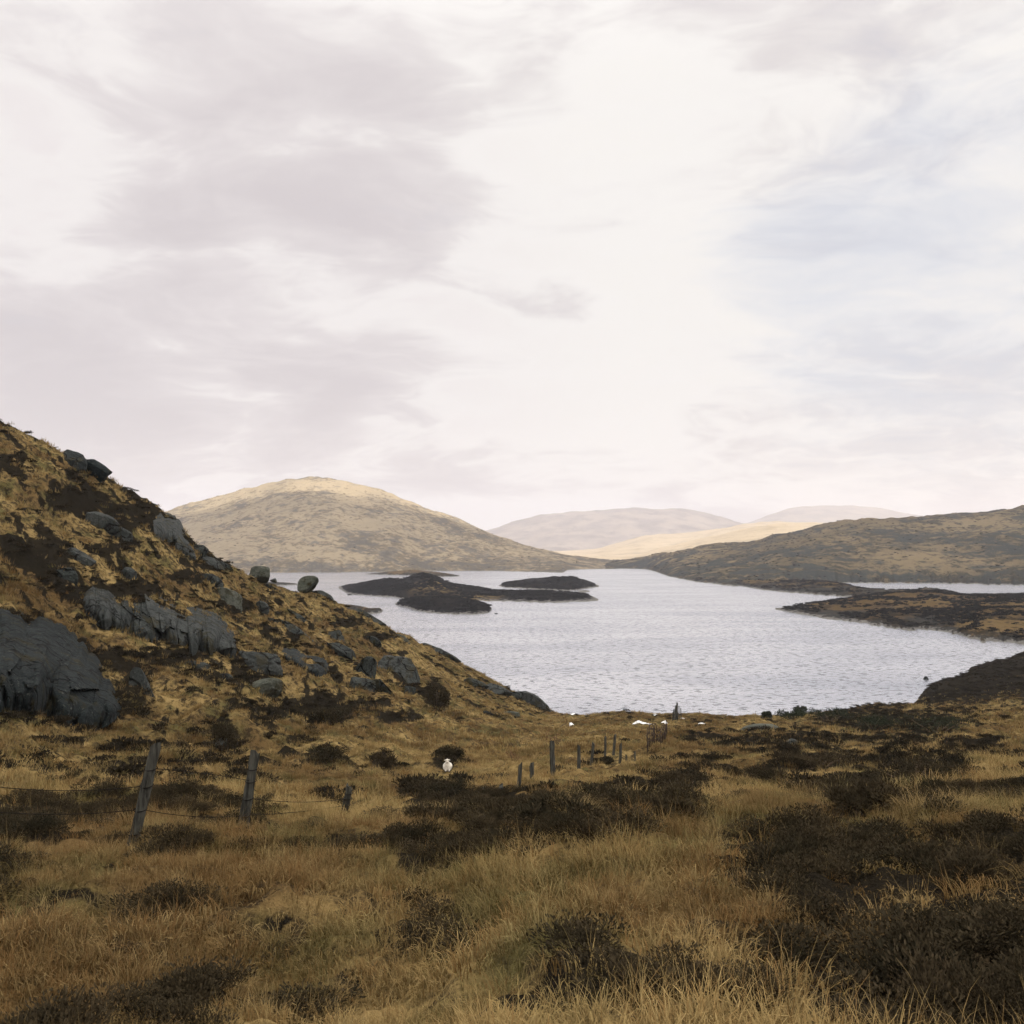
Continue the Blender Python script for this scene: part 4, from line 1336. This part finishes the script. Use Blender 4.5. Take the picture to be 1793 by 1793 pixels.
def scrub_on(objs, per_obj, s0, s1, coll, label):
    pts, scl, rot = [], [], []
    for o_, n_ in zip(objs, per_obj):
        me = o_.data
        k_ = len(me.polygons)
        cen = np.empty(k_ * 3, np.float32)
        me.polygons.foreach_get('center', cen)
        ar = np.empty(k_, np.float32)
        me.polygons.foreach_get('area', ar)
        cen = cen.reshape(-1, 3)
        ok = (cen[:, 2] > 0.9) & (np.abs(cen[:, 0] / cen[:, 1]) < 0.62)
        cen, ar = cen[ok], ar[ok]
        den = np.clip(0.35 + 1.2 * fbm(cen[:, 0] * 0.05, cen[:, 1] * 0.05, 3, 301), 0.02, 1)
        w_ = ar * den
        pick = rng.choice(len(cen), size=n_, p=w_ / w_.sum())
        pts.append(cen[pick] + rng.normal(0, 0.4, (n_, 3)) * (1, 1, 0))
        s_ = rng.uniform(s0, s1, n_)
        scl.append(np.stack([s_ * 1.5, s_ * 1.5, s_], -1))
        rot.append(np.stack([rng.normal(0, .1, n_), rng.normal(0, .1, n_), rng.uniform(0, 6.28, n_)], -1))
    scatter("heather_cover", np.concatenate(pts), np.concatenate(scl), np.concatenate(rot), coll, label)


_lands = {o_.name: o_ for o_ in bpy.data.objects}
heath_isle = protos("heather_isle_sources", [shrub_mesh("heather_sprigs_isle", s + 80, 60, 0.55, 0.7, 0.26) for s in range(3)], 'isle_leaf')
scrub_on([_lands['island'], _lands['island.001']], [5000, 1800], 0.8, 1.7, heath_isle, "black heather covering the islands")
scrub_on([_lands['peninsula'], _lands['shore_spit']], [3500, 1500], 0.8, 1.9, heath_isle, "dark heather dotting the right peninsula and spit")
scrub_on([_lands['hill_right'], _lands['hill_left']], [3000, 1500], 0.9, 2.2, heath_isle, "dark heather dotting the hills beyond the lake")

# ------------------------------------------------------------------ single shrubs that can be told apart


def shrub(name, px, py, w, h, seed, mat, label, cat, group, n=900, leaf=None, stem=True):
    p = hit_down(px, py)
    k = p.y / F
    W_, H_ = w * k, h * k
    root = bpy.data.objects.new(name, None)
    COL.objects.link(root)
    root.location = p
    tag(root, label, cat, group)
    r = random.Random(seed)
    vs, fs = [], []
    lobes = []
    for i in range(9):
        lobes.append((Vector((r.uniform(-.36, .36) * W_, r.uniform(-.3, .3) * W_, r.uniform(.25, .62) * H_)), r.uniform(.16, .30)))
    lf = leaf or max(0.035, 2.4 * k)
    for i in range(n):
        c_, R = r.choice(lobes)
        d = Vector((r.gauss(0, 1), r.gauss(0, 1), r.gauss(0.15, 0.9))).normalized()
        q = c_ + Vector((d.x * R * W_, d.y * R * W_, d.z * R * H_ * 1.15)) * (r.random() ** 0.4)
        q.z = max(q.z, 0.0)
        up = (d + Vector((r.gauss(0, .5), r.gauss(0, .5), .6))).normalized()
        sd = up.cross(Vector((r.gauss(0, 1), r.gauss(0, 1), r.gauss(0, 1)))).normalized()
        l = lf * r.uniform(.6, 1.6)
        ww = lf * r.uniform(.25, .5)
        b = len(vs)
        vs += [tuple(q - sd * ww * .4), tuple(q + sd * ww * .4), tuple(q + up * l * .6 + sd * ww * .6), tuple(q + up * l), tuple(q + up * l * .6 - sd * ww * .6)]
        fs.append((b, b + 1, b + 2, b + 3, b + 4))
    mesh_obj("foliage", vs, fs, M[mat], False, root)
    if stem:
        sv, sf = [], []
        for c_, R in lobes[:6]:
            tube(sv, sf, [Vector((c_.x * .2, c_.y * .2, -0.1)), Vector((c_.x * .6, c_.y * .6, c_.z * .5)), c_], [W_ * .018, W_ * .013, W_ * .007], 5)
        mesh_obj("stems", sv, sf, M['twig'], True, root)
    return root


def tube(vs, fs, pts, rad, sides=6, cap=True):
    b0 = len(vs)
    n = len(pts)
    for i, p in enumerate(pts):
        d = (pts[min(i + 1, n - 1)] - pts[max(i - 1, 0)]).normalized()
        a = d.orthogonal().normalized()
        b = d.cross(a)
        for k in range(sides):
            t = 2 * math.pi * k / sides
            vs.append(tuple(p + (a * math.cos(t) + b * math.sin(t)) * rad[i]))
    for i in range(n - 1):
        for k in range(sides):
            k2 = (k + 1) % sides
            fs.append((b0 + i * sides + k, b0 + i * sides + k2, b0 + (i + 1) * sides + k2, b0 + (i + 1) * sides + k))
    if cap:
        fs.append(tuple(b0 + k for k in reversed(range(sides))))
        fs.append(tuple(b0 + (n - 1) * sides + k for k in range(sides)))


G_H = "heather bushes in the foreground"
for i, (px, py, w, h, lab) in enumerate([
        (768, 1400, 120, 36, "domed dark heather mound below the white sheep"),
        (880, 1434, 130, 34, "long black heather bush among the short fence posts"),
        (772, 1440, 130, 30, "black heather bush at the bottom edge left of the short posts"),
        (975, 1432, 130, 36, "wide dark heather bush at the bottom edge below the tall post"),
        (950, 1405, 34, 24, "small round heather bush just below the leaning posts"),
        (1030, 1406, 66, 30, "brown heather clump right of the tall post"),
        (1112, 1404, 66, 36, "dark heather bush left of the largest heather mound"),
        (1188, 1388, 96, 44, "largest dark heather mound in the centre right foreground"),
        (1162, 1432, 100, 34, "black heather bush at the bottom edge below the largest mound"),
        (1285, 1364, 36, 22, "small round black heather bush alone in the grass"),
        (1338, 1372, 74, 30, "rounded heather bush on the right moor with grass before it"),
        (1430, 1398, 96, 30, "spreading heather bush in front of the right moor"),
        (1520, 1425, 120, 60, "tall dark heather at the bottom of the right moor"),
        (1600, 1372, 180, 52, "broad black heather bank on the right moor"),
        (1430, 1348, 140, 32, "long heather bank in the middle of the right moor"),
        (670, 1348, 40, 32, "dark heather bush left of the sheep"),
        (788, 1331, 50, 26, "dark heather bush right behind the white sheep"),
        (578, 1338, 70, 30, "brown heather bush on the lower hillside"),
        (764, 1246, 44, 60, "black heather hanging beside the square cracked block"),
        (586, 1266, 90, 34, "dark heather strip below the leaning slabs"),
        (390, 1318, 52, 60, "dark heather filling the gully above the second fence post"),
        (1056, 1338, 36, 11, "small dark heather bush behind the thin fence posts")]):
    shrub("heather_bush", px, py, w, h, 500 + i, 'heath_near', lab, "heather", G_H, n=3000)
for i, (px, py, w, h, lab) in enumerate([
        (1342, 1258, 18, 12, "small dark green bush alone on the lake bank"),
        (1385, 1260, 44, 18, "low dark green bush at the left end of the bank bushes"),
        (1404, 1256, 22, 20, "round dark green bush standing highest on the lake bank"),
        (1450, 1264, 70, 24, "wide dark green bush in the middle of the bank bushes"),
        (1530, 1276, 90, 30, "big dark green bush on the right moor behind the grass strip"),
        (1640, 1284, 110, 34, "big dark green bush at the right edge of the moor")]):
    shrub("gorse_bush", px, py, w, h, 560 + i, 'gorse', lab, "bush", "green bushes along the lake bank", n=1300)
for i, (px, py, w, h, lab) in enumerate([
        (975, 1304, 40, 34, "wispy brown dead shrub behind the tall fence post"),
        (900, 1334, 26, 26, "wispy brown shrub left of the leaning posts")]):
    shrub("dead_shrub", px, py, w, h, 590 + i, 'bracken', lab, "shrub", "dead brown shrubs on the moor", n=150)
# tall pale tussocks
for i, (px, py, w, lab) in enumerate([(1625, 1440, 120, "tall pale grass tussock in front of the black heather at right"),
                                      (1350, 1425, 100, "tall pale grass tussock at the bottom of the right moor"),
                                      (1690, 1432, 70, "tall grass tussock at the right edge of the foreground"),
                                      (1010, 1444, 70, "grass tussock rising in front of the dark heather at the bottom")]):
    p = hit_down(px, py)
    k = p.y / F
    me = tuft_mesh("grass_tussock", 610 + i, 520, .16, .40, .008, .42 * w * k, .9, 4)
    me.materials.append(M['blade'])
    o = bpy.data.objects.new("grass_tussock", me)
    COL.objects.link(o)
    o.location = p
    tag(o, lab, "grass tussock", "tall tussocks in the foreground")

# ------------------------------------------------------------------ fence


def post(px, top, base, wpx, dist, lean_px, label, seed, staples=False, part=True):
    """a weathered post standing at photograph column px (at its foot)"""
    r = random.Random(seed)
    d = pix_dir(px, base)
    X = d.x / d.y * dist
    zg = float(ground_z(X, dist)[0])
    k = dist / F
    H = (base - top) * k
    zt = CAMZ + dist * pix_dir(px, top).z / pix_dir(px, top).y
    H = zt - zg
    lean = lean_px * k
    R = wpx * k / 2
    root = bpy.data.objects.new("fence_post", None)
    COL.objects.link(root)
    root.location = (X, dist, zg)
    tag(root, label, "fence post", "old wooden fence posts across the moor")
    vs, fs = [], []
    n, sides = 12, 10
    for i in range(n + 1):
        t = i / n
        z = -0.35 + t * (H + 0.35)
        cx_ = lean * max(z, -0.3) / H + 0.012 * math.sin(3 * t + seed)
        cy_ = 0.01 * math.sin(4 * t + seed * 2)
        for j in range(sides):
            a = 2 * math.pi * j / sides
            rr = R * (1.08 - 0.16 * t) * (1 + 0.16 * math.sin(a * 3 + seed) + r.uniform(-.10, .10))
            zt_ = z
            if i == n:
                zt_ += R * (0.9 * math.cos(a + seed) + r.uniform(-.4, .6))
            vs.append((cx_ + rr * math.cos(a), cy_ + rr * math.sin(a), zt_))
    for i in range(n):
        for j in range(sides):
            j2 = (j + 1) % sides
            fs.append((i * sides + j, i * sides + j2, (i + 1) * sides + j2, (i + 1) * sides + j))
    fs.append(tuple(n * sides + j for j in range(sides)))
    mesh_obj("shaft", vs, fs, M['wood'], False, root)
    hs = []
    if staples:
        for f in (0.80, 0.64, 0.42, 0.2):
            z = H * f
            sv, sf = [], []
            c0 = Vector((lean * f, 0, z))
            ring = [c0 + Vector((math.cos(a) * R * 1.16, math.sin(a) * R * 1.16, 0.01 * math.sin(a))) for a in np.linspace(0, 2 * math.pi, 13)]
            tube(sv, sf, ring, [0.006] * 13, 5)
            mesh_obj("wire_wrap", sv, sf, M['wire'], True, root)
            hs.append(root.location + c0)
    else:
        hs = [root.location + Vector((lean * f, 0, H * f)) for f in (0.8, 0.62, 0.42, 0.2)]
    return hs, root


P = []
P.append(post(226, 1308, 1490, 19, 10.0, 44, "thick leaning fence post at lower left, wire wrapped round it", 1, True))
P.append(post(424, 1318, 1470, 16, 12.0, 22, "second leaning fence post from the left", 2, True))
P.append(post(602, 1378, 1462, 12, 15.5, 0.11 * 90, "third fence post from the left, cut off by the heather", 3, True))
P.append(post(847, 1382, 1415, 8, 20.5, 0, "short fence stub left of the pair of stubs in black heather", 4))
P.append(post(877, 1377, 1410, 8, 21.0, 0, "short fence stub right of the pair of stubs in black heather", 5))
P.append(post(907, 1338, 1400, 7, 22.0, 4, "thin leaning fence post, left one of the close pair", 6))
P.append(post(930, 1337, 1390, 8, 23.5, 1, "thicker fence post, right one of the close pair", 7))
P.append(post(967, 1299, 1374, 9, 27.5, 0, "tallest fence post in the middle of the moor", 8))
P.append(post(1014, 1306, 1358, 6, 33.0, 0, "upright fence post right of the tallest post", 9))
P.append(post(1035, 1302, 1336, 5, 39.0, 4, "slim leaning fence post by the small dark heather bush", 10))
P.append(post(1060, 1291, 1328, 4, 43.0, 0, "faint grey fence post behind the small dark heather bush", 11))
P.append(post(1074, 1288, 1327, 5, 44.0, 3, "dark slim fence post, tallest of the far three", 12))
P.append(post(1085, 1302, 1331, 5, 42.0, 2, "short fence post, rightmost of the far three", 13))
P.append(post(1112, 1316, 1331, 3, 42.0, 0, "thin dark stake beside the rusty netting", 14))
P.append(post(1097, 1323, 1330, 4, 42.0, 0, "lowest stump between the far posts and the thin stake", 15))
# post standing just outside the left of the frame carries the wires on
P0 = post(-60, 1300, 1500, 20, 9.0, 20, "leaning fence post beyond the left edge", 16, True)


def wire(a, b, sag, label):
    vs, fs = [], []
    pts = []
    for i in range(17):
        t = i / 16
        p = a.lerp(b, t)
        p.z -= sag * 4 * t * (1 - t)
        pts.append(p - a)
    tube(vs, fs, pts, [0.0045] * 17, 5)
    o = mesh_obj("fence_wire", vs, fs, M['wire'])
    o.location = a
    tag(o, label, "wire", "sagging fence wires")


wire(P0[0][1], P[0][0][1], 0.06, "upper wire running from the left edge to the thick leaning post")
wire(P0[0][2], P[0][0][2], 0.05, "lower wire running from the left edge to the thick leaning post")
wire(P[0][0][0], P[1][0][1], -0.02, "slanting upper wire between the first and second leaning posts")
wire(P[0][0][2], P[1][0][3], 0.05, "lower wire between the first and second leaning posts")
wire(P[1][0][2], P[2][0][1], 0.06, "sagging wire between the second and third posts")
wire(P[1][0][3], P[2][0][2], 0.03, "lowest wire between the second and third posts")
wire(P[7][0][0], P[8][0][0], 0.05, "thin wire from the tallest post to the next post on its right")


def netting():
    a = hit(1133, 1327)
    b = hit(1168, 1288)
    vs, fs = [], []
    r = random.Random(5)
    n = 34
    hgt = 1.15
    for i in range(n + 1):
        t = i / n
        p = a.lerp(b, t)
        p.z = float(ground_z(p.x, p.y)[0])
        q = p - a
        h = hgt * r.uniform(.75, 1.05)
        tube(vs, fs, [q + Vector((0, 0, -.1)), q + Vector((r.gauss(0, .05), r.gauss(0, .1), h))], [0.024, 0.015], 4)
    for lv in (0.25, 0.5, 0.75, 1.0):
        pts = []
        for i in range(n + 1):
            p = a.lerp(b, i / n)
            p.z = float(ground_z(p.x, p.y)[0])
            pts.append(p - a + Vector((r.gauss(0, .02), 0, lv * hgt + r.gauss(0, .03))))
        tube(vs, fs, pts, [0.022] * len(pts), 4)
    o = mesh_obj("wire_netting", vs, fs, M['rust'])
    o.location = a
    tag(o, "rusty brown strip of wire netting running towards the shore", "netting")


netting()

# ------------------------------------------------------------------ cluster of stakes on the bank


def stake_cluster():
    p = hit_down(1185, 1261)
    k = p.y / F
    root = bpy.data.objects.new("stake_cluster", None)
    COL.objects.link(root)
    root.location = p
    tag(root, "pyramid of weathered timber stakes standing on the lake bank", "stakes")
    r = random.Random(9)
    for (dx, h, w, ln) in [(0.5, 29, 3.6, 0.3), (-3.0, 21, 3.4, 0.6), (-5.6, 17, 2.8, 1.0), (4.6, 23, 1.8, -0.3), (7.6, 20, 2.0, -0.6), (-1.2, 24, 2.6, 0), (1.5, 12, 4, 0), (-7.8, 13, 2.2, 0.8)]:
        vs, fs = [], []
        H = h * k
        pts = []
        x0 = dx * k
        y0 = r.uniform(-.25, .25)
        for i in range(6):
            t = i / 5
            pts.append(Vector((x0 + ln * k * t, y0 * (1 - .4 * t), -0.3 + t * (H + .3))))
        tube(vs, fs, pts, [w * k / 2 * (1.1 - .35 * i / 5) * r.uniform(.88, 1.1) for i in range(6)], 7)
        mesh_obj("stake", vs, fs, M['wood'], False, root)


stake_cluster()

# ------------------------------------------------------------------ snow patches


def snow(px, py, w, h, seed, label):
    p = hit_down(px, py)
    k = p.y / F
    # long thin patch lying on the slope
    r = random.Random(seed)
    n, m_ = 22, 5
    vs = [(0, 0, 0)]
    fs = []
    Rx, Ry = w * k * 0.42, max(h * k * 2.2, .4)
    for j in range(1, m_ + 1):
        for i in range(n):
            a = 2 * math.pi * i / n
            e = 1 + 0.32 * math.sin(3 * a + seed) + 0.18 * math.sin(7 * a + 2 * seed)
            x, y = Rx * j / m_ * math.cos(a) * e, Ry * j / m_ * math.sin(a) * e
            vs.append((x, y, 0))
    out_ = []
    for (x, y, _) in vs:
        zz_ = float(ground_z(p.x + x, p.y + y)[0]) - p.z
        t = min(1, math.hypot(x / Rx, y / Ry))
        out_.append((x, y, zz_ + 0.09 * (1 - t ** 2) + 0.04 * r.random() + 0.02))
    for i in range(n):
        fs.append((0, 1 + i, 1 + (i + 1) % n))
    for j in range(m_ - 1):
        for i in range(n):
            a, b = 1 + j * n + i, 1 + j * n + (i + 1) % n
            fs.append((a, a + n, b + n, b))
    o = mesh_obj("snow_patch", out_, fs, M['snow'])
    o.location = p
    tag(o, label, "snow", "small white patches near the lake shore")


snow(1004, 1252, 13, 2.5, 1, "small white patch at the water's edge where the hillside ends")
snow(1000, 1269, 9, 4, 2, "little white lump in brown grass below the end of the hillside")
snow(1124, 1268, 38, 3.5, 3, "longest white streak in the dark grass left of the timber stakes")
snow(1164, 1267, 13, 3.5, 4, "short white patch by the top of the rusty netting")
snow(1194, 1259, 11, 3, 5, "white patch at the foot of the timber stakes")
snow(1229, 1268, 13, 3, 6, "white patch right of the timber stakes")
snow(1146, 1253, 9, 2, 7, "faint white patch on the bank crest left of the stakes")

# ------------------------------------------------------------------ sheep


def sheep():
    p = hit_down(783, 1353)
    k = p.y / F
    H = 22.0 * k                      # to the top of the head
    s = H / 0.95
    bm = bmesh.new()

    def ball(c, r_, rot=None):
        mt = Matrix.Translation(Vector(c) * s) @ (rot or Matrix()) @ Matrix.Diagonal((r_[0] * s, r_[1] * s, r_[2] * s, 1))
        bmesh.ops.create_icosphere(bm, subdivisions=3, radius=1.0, matrix=mt)
    # faces the camera (-Y): barrel, chest, neck, head, muzzle, ears, legs
    ball((0.05, 0.34, 0.30), (0.36, 0.50, 0.29))
    ball((0.02, 0.00, 0.30), (0.34, 0.28, 0.30))
    ball((0.06, 0.70, 0.28), (0.30, 0.24, 0.25))
    ball((0.00, -0.12, 0.52), (0.21, 0.18, 0.26), Matrix.Rotation(-0.25, 4, 'X'))
    ball((-0.01, -0.20, 0.72), (0.135, 0.15, 0.15))
    ball((-0.01, -0.27, 0.86), (0.115, 0.13, 0.115))
    ball((-0.02, -0.38, 0.80), (0.066, 0.10, 0.072), Matrix.Rotation(0.5, 4, 'X'))
    ball((0.14, -0.23, 0.885), (0.095, 0.04, 0.036), Matrix.Rotation(0.30, 4, 'Y'))
    ball((-0.17, -0.23, 0.875), (0.095, 0.04, 0.036), Matrix.Rotation(-0.30, 4, 'Y'))
    for x, y in ((0.14, -0.16), (-0.13, -0.14), (0.30, 0.48), (-0.22, 0.52)):
        ball((x, y, 0.13), (0.075, 0.14, 0.10))
        ball((x, y - 0.14, 0.055), (0.045, 0.15, 0.05))
    me = bpy.data.meshes.new("sheep")
    bm.to_mesh(me)
    bm.free()
    me.materials.append(M['wool'])
    o = bpy.data.objects.new("sheep", me)
    COL.objects.link(o)
    rm = o.modifiers.new("fuse", 'REMESH')
    rm.mode = 'VOXEL'
    rm.voxel_size = 0.022 * s
    sm = o.modifiers.new("soft", 'SMOOTH')
    sm.iterations = 3
    sm.factor = 0.5
    o.location = p
    tag(o, "white sheep resting in the grass with raised head, facing the viewer", "sheep")
    # eyes, nose, hooves
    for nm, c, r_ in (("eye", (0.078, -0.355, 0.885), 0.018), ("eye", (-0.100, -0.355, 0.885), 0.018), ("nose", (-0.02, -0.470, 0.765), 0.032)):
        b2 = bmesh.new()
        bmesh.ops.create_icosphere(b2, subdivisions=2, radius=r_ * s, matrix=Matrix.Translation(Vector(c) * s))
        m2 = bpy.data.meshes.new(nm)
        b2.to_mesh(m2)
        b2.free()
        m2.materials.append(M['hoof'])
        e = bpy.data.objects.new(nm, m2)
        COL.objects.link(e)
        e.parent = o
    for x, y in ((0.14, -0.42), (-0.13, -0.40), (0.30, 0.22), (-0.22, 0.26)):
        vs, fs = [], []
        tube(vs, fs, [Vector((x, y - .05, 0.045)) * s, Vector((x, y + .03, 0.055)) * s], [0.036 * s, 0.048 * s], 8)
        mesh_obj("hoof", vs, fs, M['hoof'], True, o)
    o.rotation_euler.z = 0.12


sheep()

# ------------------------------------------------------------------ few small trees far off


def bare_tree(name, base, H, seed, label, crown_mat, n=160):
    r = random.Random(seed)
    root = bpy.data.objects.new(name, None)
    COL.objects.link(root)
    root.location = base
    tag(root, label, "tree")
    vs, fs = [], []
    tube(vs, fs, [Vector((0, 0, -.5)), Vector((.03 * H, 0, .5 * H)), Vector((0, 0, H))], [.045 * H, .03 * H, .008 * H], 6)
    for i in range(8):
        z = H * r.uniform(.3, .85)
        a = r.uniform(0, 6.28)
        l = H * .28 * (1.1 - z / H)
        tube(vs, fs, [Vector((0, 0, z)), Vector((math.cos(a) * l, math.sin(a) * l, z + .3 * l))], [.014 * H, .005 * H], 4)
    mesh_obj("trunk", vs, fs, M['twig'], True, root)
    v2, f2 = [], []
    for i in range(n):
        z = H * r.uniform(.22, 1.02)
        a = r.uniform(0, 6.28)
        rad = H * .22 * (1.12 - z / H) * r.random() ** .5
        q = Vector((math.cos(a) * rad, math.sin(a) * rad, z))
        up = Vector((math.cos(a), math.sin(a), r.uniform(-.2, .7))).normalized()
        sd = up.cross(Vector((r.gauss(0, 1), r.gauss(0, 1), 1))).normalized()
        l = H * .10 * r.uniform(.6, 1.3)
        b = len(v2)
        v2 += [tuple(q - sd * l * .2), tuple(q + sd * l * .2), tuple(q + up * l)]
        f2.append((b, b + 1, b + 2))
    mesh_obj("crown", v2, f2, M[crown_mat], False, root)


def far_point(px, py, Y):
    d = pix_dir(px, py)
    return Vector((0, 0, CAMZ)) + d * (Y / d.y)


bare_tree("small_tree", far_point(926, 1016, 698), 2.9, 1, "thin bare tree standing on the smaller island", 'bracken', 60)
bare_tree("small_tree", far_point(900, 1020, 695), 2.0, 2, "tiny bare tree near the left end of the smaller island", 'bracken', 50)
bare_tree("conifer", far_point(1010, 991, 1300), 7.5, 3, "lone black conifer on the far shore between the hills", 'gorse', 260)
